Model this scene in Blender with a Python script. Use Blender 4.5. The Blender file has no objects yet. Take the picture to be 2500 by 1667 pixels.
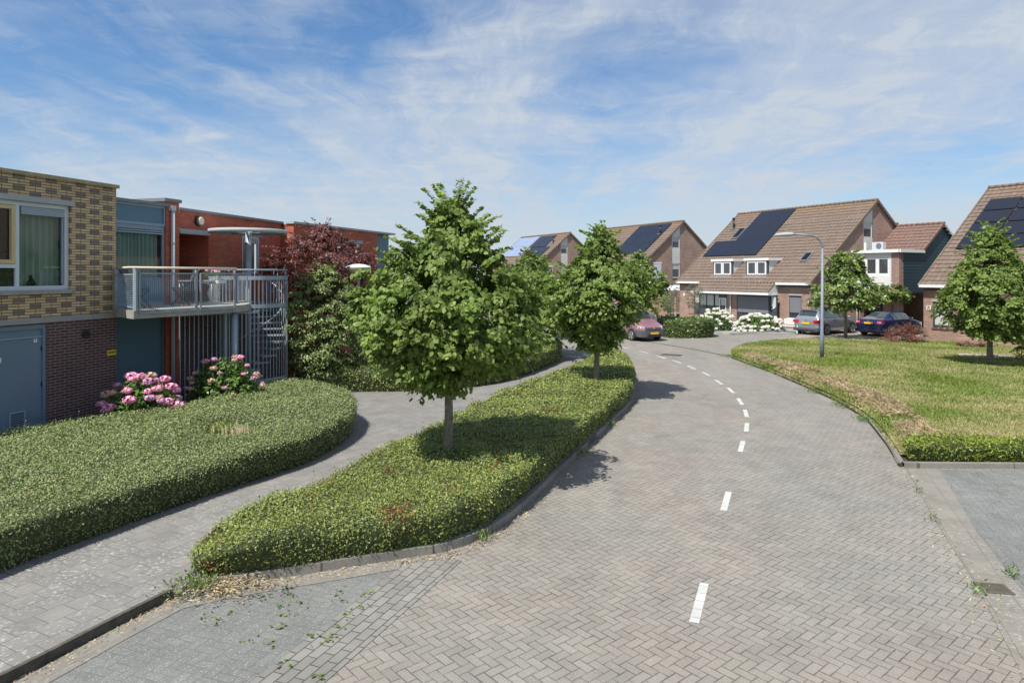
import bpy, bmesh, math, random
import numpy as np
from mathutils import Vector, Matrix, noise
from mathutils.geometry import delaunay_2d_cdt
R = math.radians
PI = math.pi
scene = bpy.context.scene
col = scene.collection

# ------------------------------------------------------------------ camera
EYE = 3.7
cd = bpy.data.cameras.new('camera')
cam = bpy.data.objects.new('camera', cd); col.objects.link(cam)
cam.location = (0, 0, EYE); cam.rotation_euler = (R(90), 0, 0)
cd.sensor_width = 36; cd.lens = 24.0; cd.shift_y = -0.0654
cd.clip_start = 0.1; cd.clip_end = 3000
scene.camera = cam

# ------------------------------------------------------------------ light
SUN_EL, SUN_AZ = R(57), math.atan2(-0.643, -0.766)      # azimuth from +Y towards +X of the sun's place
sun_vec = Vector((math.sin(SUN_AZ)*math.cos(SUN_EL), math.cos(SUN_AZ)*math.cos(SUN_EL), math.sin(SUN_EL)))
sl = bpy.data.lights.new('sun', 'SUN'); sl.energy = 4.4; sl.angle = R(0.5); sl.color = (1.0, 0.955, 0.88)
so = bpy.data.objects.new('sun', sl); col.objects.link(so)
so.rotation_euler = (-sun_vec).to_track_quat('-Z', 'Y').to_euler()
scene.view_settings.view_transform = 'Standard'
scene.view_settings.look = 'None'
scene.view_settings.exposure = 0.5
scene.view_settings.gamma = 1.0

# ------------------------------------------------------------------ shader helper
class N:
    def __init__(s, tree): s.t = tree; s.n = tree.nodes; s.l = tree.links
    def put(s, sock, v):
        if isinstance(v, bpy.types.NodeSocket): s.l.new(v, sock)
        elif v is not None:
            if hasattr(sock.default_value, '__len__'):
                if not hasattr(v, '__len__'): v = (v, v, v)
                v = tuple(v)
                if len(sock.default_value) == 4 and len(v) == 3: v = v + (1,)
            sock.default_value = v
    def m(s, op, a, b=None, c=None, clamp=False):
        n = s.n.new('ShaderNodeMath'); n.operation = op; n.use_clamp = clamp
        for i, v in enumerate((a, b, c)):
            if v is not None: s.put(n.inputs[i], v)
        return n.outputs[0]
    def vm(s, op, a, b=None):
        n = s.n.new('ShaderNodeVectorMath'); n.operation = op
        s.put(n.inputs[0], a)
        if b is not None: s.put(n.inputs[1], b)
        return n.outputs[0]
    def mix(s, f, a, b, mode='MIX'):
        n = s.n.new('ShaderNodeMix'); n.data_type = 'RGBA'; n.blend_type = mode; n.clamp_factor = True
        s.put(n.inputs[0], f); s.put(n.inputs[6], a); s.put(n.inputs[7], b)
        return n.outputs[2]
    def ramp(s, f, stops, interp='LINEAR'):
        n = s.n.new('ShaderNodeValToRGB'); n.color_ramp.interpolation = interp
        e = n.color_ramp.elements
        while len(e) < len(stops): e.new(0.5)
        for i, (p, c) in enumerate(stops):
            if not hasattr(c, '__len__'): c = (c, c, c)
            e[i].position = p; e[i].color = tuple(c) + (1,)
        s.put(n.inputs[0], f)
        return n.outputs[0]
    def rng(s, v, a, b, c=0.0, d=1.0):
        n = s.n.new('ShaderNodeMapRange'); n.clamp = True
        for i, x in enumerate((v, a, b, c, d)): s.put(n.inputs[i], x)
        return n.outputs[0]
    def noise(s, vec, scale, detail=3, rough=0.5, dist=0.0, col=False):
        n = s.n.new('ShaderNodeTexNoise'); s.put(n.inputs['Vector'], vec); n.inputs['Scale'].default_value = scale
        n.inputs['Detail'].default_value = detail; n.inputs['Roughness'].default_value = rough; n.inputs['Distortion'].default_value = dist
        return n.outputs[1 if col else 0]
    def white(s, vec):
        n = s.n.new('ShaderNodeTexWhiteNoise'); n.noise_dimensions = '3D'; s.put(n.inputs[0], vec); return n.outputs[0]
    def xyz(s, v):
        n = s.n.new('ShaderNodeSeparateXYZ'); s.put(n.inputs[0], v); return n.outputs
    def comb(s, x, y, z=0.0):
        n = s.n.new('ShaderNodeCombineXYZ')
        for i, v in enumerate((x, y, z)): s.put(n.inputs[i], v)
        return n.outputs[0]
    def uv(s):
        n = s.n.new('ShaderNodeUVMap'); n.uv_map = 'UVMap'; return n.outputs[0]
    def pos(s): return s.n.new('ShaderNodeNewGeometry').outputs['Position']
    def attr(s, name):
        n = s.n.new('ShaderNodeAttribute'); n.attribute_name = name; return n.outputs['Fac']
    def bump(s, h, strength=0.3, dist=0.01):
        n = s.n.new('ShaderNodeBump'); n.inputs['Strength'].default_value = strength; n.inputs['Distance'].default_value = dist
        s.put(n.inputs['Height'], h); return n.outputs[0]
    def map(s, vec, rot=0.0, scale=(1, 1, 1), loc=(0, 0, 0)):
        n = s.n.new('ShaderNodeMapping'); s.put(n.inputs[0], vec)
        n.inputs['Location'].default_value = loc; n.inputs['Rotation'].default_value = (0, 0, rot); n.inputs['Scale'].default_value = scale
        return n.outputs[0]

def mat(name, fn):
    m = bpy.data.materials.new(name); m.use_nodes = True
    t = m.node_tree; t.nodes.clear(); h = N(t)
    out = t.nodes.new('ShaderNodeOutputMaterial')
    r = fn(h)
    if isinstance(r, dict):
        b = t.nodes.new('ShaderNodeBsdfPrincipled')
        for k, v in r.items(): h.put(b.inputs[k], v)
        r = b.outputs[0]
    t.links.new(r, out.inputs[0])
    return m

def paint(name, c, rough=0.5, metal=0.0, var=0.12, scale=3.0, dirt=0.0, spec=0.5, coat=0.0):
    def fn(h):
        p = h.pos()
        n = h.noise(p, scale, 4, 0.6)
        k = h.rng(n, 0.3, 0.7, 1-var, 1+var)
        base = h.mix(1.0, c, h.comb(k, k, k), 'MULTIPLY')
        if dirt:
            d = h.noise(p, scale*3.3, 5, 0.7)
            base = h.mix(h.rng(d, 0.5, 0.75, 0, dirt), base, (0.06, 0.055, 0.045))
        g = {'Base Color': base, 'Roughness': h.rng(n, 0.3, 0.7, rough*0.9, min(1, rough*1.15)), 'Metallic': metal, 'Specular IOR Level': spec}
        if coat: g['Coat Weight'] = coat; g['Coat Roughness'] = 0.05
        return g
    return mat(name, fn)

def brick(name, c1, c2, mortar, w=0.22, hgt=0.0625, joint=0.011, bumpy=0.5, dirt=0.25, pale=None):
    def fn(h):
        uv = h.uv(); u, v, _ = h.xyz(uv)
        row = h.m('FLOOR', h.m('DIVIDE', v, hgt))
        uu = h.m('ADD', h.m('DIVIDE', u, w), h.m('MULTIPLY', h.m('FLOORED_MODULO', row, 2.0), 0.5))
        ci = h.m('FLOOR', uu)
        fx = h.m('MULTIPLY', h.m('FRACT', uu), w); fy = h.m('MULTIPLY', h.m('FRACT', h.m('DIVIDE', v, hgt)), hgt)
        d = h.m('MINIMUM', h.m('MINIMUM', fx, h.m('SUBTRACT', w, fx)), h.m('MINIMUM', fy, h.m('SUBTRACT', hgt, fy)))
        isb = h.rng(d, joint*0.38, joint*0.62)
        rnd = h.white(h.comb(ci, row, 3.0))
        big = h.noise(uv, 0.9, 4, 0.6)
        fine = h.noise(uv, 60, 2, 0.6)
        c = h.mix(rnd, c1, c2)
        c = h.mix(h.rng(rnd, 0.86, 0.9, 0, 0.55), c, [x*0.45 for x in c1])
        c = h.mix(h.rng(fine, 0.35, 0.7, 0, 0.35), c, [x*0.6 for x in c1])
        c = h.mix(isb, mortar, c)
        k = h.rng(big, 0.25, 0.75, 1-dirt, 1+dirt*0.6)
        c = h.mix(1.0, c, h.comb(k, k, k), 'MULTIPLY')
        if pale: c = h.mix(h.rng(h.noise(uv, 2.3, 5, 0.65), 0.55, 0.72, 0, 0.35), c, pale)
        return {'Base Color': c, 'Roughness': 0.85, 'Normal': h.bump(h.m('ADD', isb, h.m('MULTIPLY', fine, 0.35)), bumpy, 0.006)}
    return mat(name, fn)

def yellow_brick():
    W, Hh = 0.235, 0.0575
    def fn(h):
        uv = h.uv(); u, v, _ = h.xyz(uv)
        row = h.m('FLOOR', h.m('DIVIDE', v, Hh)); pair = h.m('FLOOR', h.m('DIVIDE', row, 2.0))
        uu = h.m('ADD', h.m('DIVIDE', u, W), h.m('MULTIPLY', h.m('FLOORED_MODULO', pair, 2.0), 1.5))
        ci = h.m('FLOOR', uu)
        grey = h.m('LESS_THAN', h.m('FLOORED_MODULO', ci, 3.0), 0.5)
        fx = h.m('MULTIPLY', h.m('FRACT', uu), W); fy = h.m('MULTIPLY', h.m('FRACT', h.m('DIVIDE', v, Hh)), Hh)
        d = h.m('MINIMUM', h.m('MINIMUM', fx, h.m('SUBTRACT', W, fx)), h.m('MINIMUM', fy, h.m('SUBTRACT', Hh, fy)))
        isb = h.rng(d, 0.0045, 0.0075)
        rnd = h.white(h.comb(ci, row, 7.0)); fine = h.noise(uv, 70, 2, 0.6)
        yel = h.mix(rnd, (0.62, 0.43, 0.235), (0.74, 0.55, 0.32))
        gry = h.mix(rnd, (0.225, 0.165, 0.13), (0.29, 0.22, 0.17))
        c = h.mix(grey, yel, gry)
        c = h.mix(h.rng(fine, 0.35, 0.75, 0, 0.3), c, (0.14, 0.115, 0.08))
        c = h.mix(isb, h.mix(grey, (0.04, 0.035, 0.032), (0.085, 0.07, 0.06)), c)
        top = h.rng(v, 5.1, 5.8, 0, 0.35)
        c = h.mix(h.m('MULTIPLY', top, h.rng(h.noise(uv, 1.7, 4, 0.6), 0.3, 0.65)), c, (0.07, 0.065, 0.05))
        return {'Base Color': c, 'Roughness': 0.8, 'Normal': h.bump(isb, 0.6, 0.008)}
    return mat('yellow_banded_brick', fn)

def herring(name, cols, joint_c, rot, cell=0.105, jw=0.06, speck=0.5, moss=None, far=(25, 60), wear=0.0):
    def fn(h):
        p = h.pos(); v = h.map(p, rot, (1/cell, 1/cell, 1/cell))
        x, y, _ = h.xyz(v)
        i = h.m('FLOOR', x); j = h.m('FLOOR', y); fx = h.m('FRACT', x); fy = h.m('FRACT', y)
        k = h.m('FLOORED_MODULO', h.m('SUBTRACT', i, j), 4.0)
        def eq(n): return h.m('COMPARE', k, float(n), 0.1)
        e0, e1, e2, e3 = eq(0), eq(1), eq(2), eq(3)
        L = h.m('ADD', fx, h.m('MULTIPLY', e1, 9.0)); Rr = h.m('ADD', h.m('SUBTRACT', 1.0, fx), h.m('MULTIPLY', e0, 9.0))
        B = h.m('ADD', fy, h.m('MULTIPLY', e2, 9.0)); T = h.m('ADD', h.m('SUBTRACT', 1.0, fy), h.m('MULTIPLY', e3, 9.0))
        d = h.m('MINIMUM', h.m('MINIMUM', L, Rr), h.m('MINIMUM', B, T))
        wob = h.noise(p, 14, 2, 0.5)
        wob2 = h.noise(p, 3.1, 3, 0.6)
        isb = h.rng(h.m('ADD', d, h.m('ADD', h.m('MULTIPLY', h.m('SUBTRACT', wob, 0.5), 0.10), h.m('MULTIPLY', h.m('SUBTRACT', wob2, 0.5), 0.12))), jw*0.3, jw*1.15)
        bi = h.m('SUBTRACT', i, e1); bj = h.m('SUBTRACT', j, e2)
        vert = h.m('ADD', e2, e3)
        rnd = h.white(h.comb(bi, bj, vert)); rnd2 = h.white(h.comb(bj, bi, h.m('ADD', vert, 4.0)))
        big = h.noise(p, 0.28, 4, 0.6); mid = h.noise(p, 1.7, 4, 0.65); fine = h.noise(p, 62, 2, 0.8); fine2 = h.noise(p, 33, 3, 0.75)
        c = h.mix(rnd, cols[0], cols[1])
        c = h.mix(h.rng(big, 0.38, 0.62, 0, 0.85), c, cols[2])
        kk = h.rng(rnd2, 0, 1, 0.93, 1.07); c = h.mix(1.0, c, h.comb(kk, kk, kk), 'MULTIPLY')
        kk = h.rng(mid, 0.25, 0.75, 0.86, 1.12); c = h.mix(1.0, c, h.comb(kk, kk, kk), 'MULTIPLY')
        c = h.mix(h.rng(fine, 0.56, 0.70, 0, speck), c, (0.50, 0.48, 0.45))
        c = h.mix(h.rng(fine2, 0.56, 0.68, 0, speck*0.75), c, (0.10, 0.095, 0.088))
        jc = h.mix(h.rng(mid, 0.4, 0.65), joint_c, moss or joint_c)
        c = h.mix(isb, jc, c)
        st = h.noise(h.map(p, R(-22), (1, 0.18, 1)), 1.1, 4, 0.6)
        kk = h.rng(st, 0.3, 0.7, 0.90, 1.08); c = h.mix(1.0, c, h.comb(kk, kk, kk), 'MULTIPLY')
        spot = h.noise(p, 2.7, 2, 0.4)
        c = h.mix(h.rng(spot, 0.73, 0.80, 0, 0.45), c, (0.08, 0.075, 0.068))
        return {'Base Color': c, 'Roughness': 0.88, 'Normal': h.bump(h.m('ADD', isb, h.m('MULTIPLY', fine, 0.4)), 0.6, 0.006)}
    return mat(name, fn)

def slabs(name, c1, c2, joint_c, rot, w, l, jw=0.006, offset=0.5, lichen=0.0, speck=0.3):
    def fn(h):
        p = h.pos(); v = h.map(p, rot); x, y, _ = h.xyz(v)
        row = h.m('FLOOR', h.m('DIVIDE', y, w))
        xx = h.m('ADD', h.m('DIVIDE', x, l), h.m('MULTIPLY', h.m('FLOORED_MODULO', row, 2.0), offset))
        fx = h.m('MULTIPLY', h.m('FRACT', xx), l); fy = h.m('MULTIPLY', h.m('FRACT', h.m('DIVIDE', y, w)), w)
        d = h.m('MINIMUM', h.m('MINIMUM', fx, h.m('SUBTRACT', l, fx)), h.m('MINIMUM', fy, h.m('SUBTRACT', w, fy)))
        wob = h.noise(p, 9, 2, 0.5)
        isb = h.rng(h.m('ADD', d, h.m('MULTIPLY', h.m('SUBTRACT', wob, 0.5), jw*0.8)), jw*0.4, jw*1.1)
        rnd = h.white(h.comb(h.m('FLOOR', xx), row, 1.0))
        mid = h.noise(p, 1.3, 5, 0.65); fine = h.noise(p, 110, 2, 0.7)
        c = h.mix(rnd, c1, c2)
        kk = h.rng(mid, 0.25, 0.75, 0.8, 1.18); c = h.mix(1.0, c, h.comb(kk, kk, kk), 'MULTIPLY')
        c = h.mix(h.rng(fine, 0.55, 0.68, 0, speck), c, [min(1, q*1.9) for q in c1])
        c = h.mix(h.rng(fine, 0.42, 0.3, 0, speck*0.7), c, [q*0.5 for q in c1])
        if lichen:
            ln = h.noise(p, 19, 3, 0.55, 0.3); lm = h.noise(p, 0.6, 3, 0.6)
            f = h.m('MULTIPLY', h.rng(ln, 0.565, 0.60), h.m('MULTIPLY', h.rng(lm, 0.42, 0.60), h.rng(h.xyz(p)[1], 12, 7, 0.25, 1.0)))
            c = h.mix(h.m('MULTIPLY', f, lichen), c, (0.50, 0.51, 0.47))
        c = h.mix(h.rng(h.noise(p, 2.2, 5, 0.7), 0.52, 0.72, 0, 0.4), c, [q*0.55 for q in c1])
        c = h.mix(isb, joint_c, c)
        return {'Base Color': c, 'Roughness': 0.9, 'Normal': h.bump(h.m('ADD', isb, h.m('MULTIPLY', fine, 0.3)), 0.5, 0.006)}
    return mat(name, fn)

def leafmat(name, dark, light, brown=None, brown_amt=0.0, trans=0.3, rough=0.45, patch=1.2, dry=None, dry_scale=0.5, dry_lo=0.5, dry_hi=0.65, spec=0.5):
    def fn(h):
        a = h.attr('rnd'); p = h.pos()
        c = h.mix(a, dark, light)
        n = h.noise(p, patch, 3, 0.6); k = h.rng(n, 0.3, 0.7, 0.8, 1.2)
        c = h.mix(1.0, c, h.comb(k, k, k), 'MULTIPLY')
        if brown:
            b = h.noise(p, 1.6, 4, 0.6)
            f = h.m('MULTIPLY', h.rng(b, 0.60, 0.68), h.m('GREATER_THAN', h.m('FRACT', h.m('MULTIPLY', a, 17.3)), 1-brown_amt))
            c = h.mix(f, c, brown)
        if dry:
            b = h.noise(p, dry_scale, 4, 0.6, 0.3)
            c = h.mix(h.rng(b, dry_lo, dry_hi, 0, 0.9), c, h.mix(a, [q*0.7 for q in dry], [q*1.25 for q in dry]))
        b = h.n.new('ShaderNodeBsdfPrincipled')
        h.put(b.inputs['Base Color'], c); b.inputs['Roughness'].default_value = rough; b.inputs['Specular IOR Level'].default_value = spec
        tr = h.n.new('ShaderNodeBsdfTranslucent'); h.put(tr.inputs[0], h.mix(1.0, c, (1.15, 1.3, 0.5), 'MULTIPLY'))
        ms = h.n.new('ShaderNodeMixShader'); ms.inputs[0].default_value = trans
        h.l.new(b.outputs[0], ms.inputs[1]); h.l.new(tr.outputs[0], ms.inputs[2])
        return ms.outputs[0]
    return mat(name, fn)

def glass_mat():
    def fn(h):
        tr = h.n.new('ShaderNodeBsdfTransparent'); tr.inputs[0].default_value = (0.93, 0.96, 0.96, 1)
        gl = h.n.new('ShaderNodeBsdfGlossy'); gl.inputs[1].default_value = 0.02; gl.inputs[0].default_value = (0.95, 0.97, 1, 1)
        lw = h.n.new('ShaderNodeFresnel'); lw.inputs[0].default_value = 1.7
        ms = h.n.new('ShaderNodeMixShader'); h.put(ms.inputs[0], h.m('MULTIPLY', lw.outputs[0], 1.0, clamp=True))
        h.l.new(tr.outputs[0], ms.inputs[1]); h.l.new(gl.outputs[0], ms.inputs[2])
        return ms.outputs[0]
    return mat('window_glass', fn)

# ------------------------------------------------------------------ world: physical sky with thin cirrus
world = bpy.data.worlds.new('World'); scene.world = world; world.use_nodes = True
wt = world.node_tree; wt.nodes.clear(); h = N(wt)
sky = wt.nodes.new('ShaderNodeTexSky'); sky.sky_type = 'NISHITA'; sky.sun_disc = False
sky.sun_elevation = SUN_EL; sky.sun_rotation = SUN_AZ; sky.air_density = 1.0; sky.dust_density = 0.6; sky.ozone_density = 2.5
CLOUD_A = (12.7, 2.2, 0)
g = wt.nodes.new('ShaderNodeTexCoord').outputs['Generated']
dx, dy, dz = h.xyz(g)
dzp = h.m('ADD', h.m('MAXIMUM', dz, 0.0), 0.10)
px = h.m('DIVIDE', dx, dzp); py = h.m('DIVIDE', dy, dzp)
pl = h.comb(px, py, 0.0)
warp = h.vm('SCALE', h.vm('SUBTRACT', h.noise(pl, 0.55, 4, 0.6, col=True), (0.5, 0.5, 0.5)))
warp.node.inputs['Scale'].default_value = 1.3
pw = h.vm('ADD', pl, warp)
s1 = h.noise(h.map(pw, R(16), (0.60, 0.26, 1), CLOUD_A), 1.0, 7, 0.58)
s2 = h.noise(h.map(pw, R(24), (2.6, 0.38, 1), (0.4, 5.2, 0)), 1.7, 9, 0.72)
s3 = h.noise(h.map(pw, R(-38), (0.35, 1.9, 1), (2.4, 1.2, 0)), 1.5, 9, 0.72)
veil = h.rng(dz, 0.40, 0.06, 0.0, 0.09)
band = h.rng(h.m('ADD', s1, veil), 0.38, 0.56)
streak = h.m('ADD', h.m('MULTIPLY', h.rng(s2, 0.34, 0.66), 0.6), h.m('MULTIPLY', h.rng(s3, 0.34, 0.68), 0.4))
fac = h.m('MULTIPLY', band, h.m('ADD', 0.52, h.m('MULTIPLY', streak, 0.55)), clamp=True)
fac = h.m('ADD', fac, h.m('MULTIPLY', h.rng(h.m('MULTIPLY', s2, s3), 0.24, 0.42), 0.30), clamp=True)
fac = h.m('MAXIMUM', h.m('MULTIPLY', fac, 0.93), h.rng(dz, 0.12, 0.0, 0.0, 0.8))
skyc = h.mix(1.0, sky.outputs[0], h.mix(h.rng(dz, 0.0, 0.35), (0.60, 0.70, 0.80), (0.56, 0.73, 0.86)), 'MULTIPLY')
cc = h.mix(fac, skyc, (3.7, 4.05, 4.5))
bg = wt.nodes.new('ShaderNodeBackground'); h.put(bg.inputs[0], cc); bg.inputs[1].default_value = 0.115
wo = wt.nodes.new('ShaderNodeOutputWorld'); wt.links.new(bg.outputs[0], wo.inputs[0])

# ------------------------------------------------------------------ materials
M = {}
M['road'] = herring('red_grey_herringbone_pavers', [(0.240, 0.212, 0.185), (0.264, 0.230, 0.200), (0.220, 0.216, 0.194)], (0.085, 0.078, 0.065), R(50), moss=(0.12, 0.12, 0.08))
M['bay'] = herring('grey_herringbone_pavers', [(0.15, 0.155, 0.148), (0.18, 0.185, 0.175), (0.155, 0.16, 0.152)], (0.12, 0.125, 0.115), R(20), jw=0.035, speck=0.7, moss=(0.15, 0.15, 0.11))
M['drive'] = herring('beige_pavers', [(0.29, 0.26, 0.215), (0.33, 0.295, 0.245), (0.27, 0.25, 0.22)], (0.2, 0.18, 0.15), R(-62), speck=0.3)
M['slab'] = slabs('weathered_path_slabs', (0.185, 0.177, 0.164), (0.215, 0.205, 0.19), (0.125, 0.12, 0.10), R(-62.5), 0.30, 0.30, 0.006, 0.5, 0.75)
M['band'] = slabs('stretcher_paver_band', (0.19, 0.183, 0.165), (0.24, 0.23, 0.21), (0.055, 0.055, 0.04), R(-68), 0.12, 0.22, 0.008, 0.5, 0.0)
M['gutter'] = slabs('concrete_gutter_slabs', (0.205, 0.19, 0.165), (0.225, 0.21, 0.182), (0.165, 0.15, 0.12), R(-68), 0.30, 0.5, 0.006, 0.0, 0.35)
M['kerb'] = slabs('concrete_kerb_stone', (0.19, 0.18, 0.155), (0.25, 0.235, 0.205), (0.09, 0.08, 0.06), R(-68), 2.0, 1.0, 0.012, 0.0, 0.3)
M['kerb_dark'] = paint('kerb_shade_and_moss', (0.075, 0.07, 0.055), 0.95, var=0.4, scale=9)  # path kerb: its shaded face put into the colour; joint line: moss
M['white_paint'] = slabs('white_paver_marking', (0.46, 0.465, 0.445), (0.52, 0.525, 0.50), (0.26, 0.25, 0.235), R(-70), 1.0, 0.20, 0.005, 0.0, 0.0, 0.22)
M['soil'] = paint('dark_soil', (0.045, 0.04, 0.028), 0.95, var=0.4, scale=5)
M['ground'] = paint('rough_ground', (0.10, 0.12, 0.05), 0.95, var=0.3, scale=0.6)
M['gravel'] = paint('grey_gravel', (0.27, 0.29, 0.29), 0.95, var=0.35, scale=30)
M['sand'] = paint('pale_paving', (0.46, 0.43, 0.38), 0.9, var=0.25, scale=3, dirt=0.5)
M['yellow'] = yellow_brick()
M['purple'] = brick('dark_purple_brick', (0.11, 0.045, 0.05), (0.15, 0.062, 0.062), (0.27, 0.25, 0.235), 0.222, 0.0625, 0.014)
M['red'] = brick('orange_red_brick', (0.46, 0.095, 0.05), (0.58, 0.145, 0.075), (0.36, 0.17, 0.12), 0.22, 0.0625, 0.013)
M['house'] = brick('pinkish_house_brick', (0.30, 0.165, 0.13), (0.42, 0.26, 0.20), (0.40, 0.33, 0.28), 0.22, 0.0625, 0.014, pale=(0.42, 0.31, 0.26))
M['conc'] = paint('weathered_concrete', (0.34, 0.33, 0.30), 0.85, var=0.2, scale=2.2, dirt=0.55)
M['band_c'] = paint('grey_concrete_band', (0.33, 0.33, 0.32), 0.85, var=0.1, scale=2.5, dirt=0.2)
M['cap'] = paint('yellow_capping', (0.36, 0.30, 0.17), 0.7, var=0.2, scale=5, dirt=0.4)
M['lead'] = paint('grey_coping_metal', (0.20, 0.22, 0.24), 0.5, 0.3, 0.1)
M['lintel'] = paint('grey_lintel', (0.38, 0.41, 0.42), 0.7, var=0.08)
M['steelblue'] = paint('steel_blue_panel', (0.10, 0.205, 0.29), 0.45, var=0.06, scale=1.2)
M['bluegrey'] = paint('blue_grey_door_paint', (0.155, 0.225, 0.30), 0.42, var=0.06, scale=1.0, dirt=0.06)
M['blueframe'] = paint('pale_blue_frame', (0.26, 0.34, 0.42), 0.45, var=0.05)
M['white'] = paint('white_paint', (0.75, 0.76, 0.76), 0.4, var=0.04)
M['whiteframe'] = paint('pale_grey_window_frame', (0.60, 0.65, 0.70), 0.4, var=0.04)
M['board'] = paint('pale_grey_boarding', (0.62, 0.62, 0.58), 0.6, var=0.08, dirt=0.1)
M['tan'] = paint('tan_timber_sash', (0.58, 0.45, 0.24), 0.45, var=0.1)
M['galv'] = paint('galvanised_steel', (0.30, 0.35, 0.40), 0.5, 0.2, 0.15, 6)
M['galvp'] = paint('grey_painted_steel', (0.30, 0.35, 0.405), 0.45, 0.1, 0.08, 6)
M['lampsteel'] = paint('blue_grey_lamp_steel', (0.20, 0.235, 0.28), 0.55, 0.2, 0.12, 6)
M['rail'] = paint('pale_timber_rail', (0.62, 0.57, 0.44), 0.6, var=0.1)
M['pipe'] = paint('grey_rain_pipe', (0.52, 0.54, 0.56), 0.45, var=0.06)
M['dark'] = paint('dark_recess', (0.02, 0.02, 0.022), 0.7, var=0.2)
M['room'] = paint('dim_room_wall', (0.05, 0.05, 0.05), 0.9, var=0.2)
M['black'] = paint('black_plastic', (0.02, 0.02, 0.022), 0.4, var=0.1)
M['cream'] = paint('cream_lamp_glass', (0.62, 0.60, 0.42), 0.25, var=0.04)
M['shade'] = paint('grey_roller_screen', (0.17, 0.175, 0.195), 0.75, var=0.05, scale=1)
M['frame_d'] = paint('dark_blue_frame', (0.035, 0.055, 0.075), 0.4, var=0.05)
M['blind'] = paint('pale_blind', (0.50, 0.51, 0.47), 0.7, var=0.05)
M['navy'] = paint('dark_teal_boarding', (0.022, 0.055, 0.075), 0.5, var=0.1)
M['wboard'] = paint('white_boarding', (0.70, 0.71, 0.70), 0.5, var=0.04)
M['sill'] = paint('brown_sill_tiles', (0.16, 0.06, 0.045), 0.5, var=0.15)
M['plate'] = paint('yellow_plate', (0.85, 0.48, 0.02), 0.4, var=0.03)
M['ysign'] = paint('yellow_sign', (0.75, 0.50, 0.03), 0.4, var=0.05)
M['bark'] = paint('grey_bark', (0.20, 0.175, 0.14), 0.9, var=0.4, scale=14, dirt=0.5)
M['bark_d'] = paint('dark_bark', (0.09, 0.075, 0.06), 0.9, var=0.3, scale=14)
M['plaster'] = paint('white_plaster', (0.82, 0.80, 0.76), 0.6, var=0.03)
M['rubber'] = paint('tyre_rubber', (0.025, 0.025, 0.027), 0.8, var=0.1)
M['alloy'] = paint('alloy_wheel', (0.55, 0.56, 0.58), 0.3, 0.8, 0.05)
M['redlight'] = paint('red_lamp_lens', (0.55, 0.02, 0.03), 0.15, var=0.05, coat=0.6)
M['clearlight'] = paint('clear_lamp_lens', (0.62, 0.63, 0.65), 0.12, 0.3, 0.1, coat=0.8)
M['iron'] = paint('cast_iron', (0.14, 0.12, 0.10), 0.7, 0.3, 0.2)
M['plastic_w'] = paint('white_garden_plastic', (0.78, 0.77, 0.75), 0.5, var=0.03)
M['car_silver'] = paint('silver_car_paint', (0.36, 0.38, 0.41), 0.3, 0.6, 0.02, 1, coat=0.8)
M['car_blue'] = paint('navy_car_paint', (0.008, 0.014, 0.065), 0.22, 0.2, 0.02, 1, coat=0.9)
M['car_pink'] = paint('faded_mauve_car_paint', (0.27, 0.14, 0.175), 0.38, 0.15, 0.12, 1.2, coat=0.4)
M['bumper'] = paint('grey_bumper_plastic', (0.085, 0.09, 0.10), 0.55, var=0.1)
def carglass():
    return mat('tinted_car_glass', lambda h: {'Base Color': (0.035, 0.05, 0.055), 'Roughness': 0.04, 'Specular IOR Level': 0.9, 'Coat Weight': 0.5, 'Coat Roughness': 0.02})
M['carglass'] = carglass()
def darkglass():
    return mat('house_window_glass', lambda h: {'Base Color': h.mix(h.noise(h.pos(), 0.9, 2), (0.02, 0.025, 0.03), (0.09, 0.10, 0.11)), 'Roughness': 0.03, 'Specular IOR Level': 0.8})
M['dglass'] = darkglass()
M['glass'] = glass_mat()
def curtain():
    def fn(h):
        p = h.pos(); c = h.mix(h.noise(p, 2, 2), (0.40, 0.53, 0.47), (0.55, 0.68, 0.61))
        return {'Base Color': c, 'Roughness': 0.9, 'Emission Color': (0, 0, 0)}
    return mat('pale_green_curtain', fn)
M['curtain'] = curtain()
def tiles(name, c1, c2, lichen=(0.27, 0.15, 0.05)):
    def fn(h):
        uv = h.uv(); u, v, _ = h.xyz(uv); p = h.pos()
        rnd = h.white(h.comb(h.m('FLOOR', h.m('DIVIDE', u, 0.30)), h.m('FLOOR', h.m('DIVIDE', v, 0.36)), 2.0))
        c = h.mix(rnd, c1, c2)
        f = h.noise(p, 9, 4, 0.65); k = h.rng(f, 0.3, 0.7, 0.75, 1.2)
        c = h.mix(1.0, c, h.comb(k, k, k), 'MULTIPLY')
        big = h.noise(p, 0.6, 4, 0.6)
        a = h.attr('ridge')
        c = h.mix(h.m('MULTIPLY', h.rng(a, 0.84, 1.0, 0.0, 0.8), h.rng(h.noise(p, 3.5, 4, 0.6), 0.42, 0.66, 0.05, 0.8)), c, lichen)
        c = h.mix(h.rng(big, 0.5, 0.75, 0, 0.3), c, (0.20, 0.155, 0.115))
        return {'Base Color': c, 'Roughness': 0.85, 'Normal': h.bump(f, 0.3, 0.01)}
    return mat(name, fn)
M['tile'] = tiles('brown_concrete_tiles', (0.14, 0.103, 0.08), (0.19, 0.138, 0.108))
M['tile_r'] = tiles('reddish_tiles', (0.155, 0.095, 0.078), (0.205, 0.125, 0.10), (0.18, 0.10, 0.07))
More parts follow.
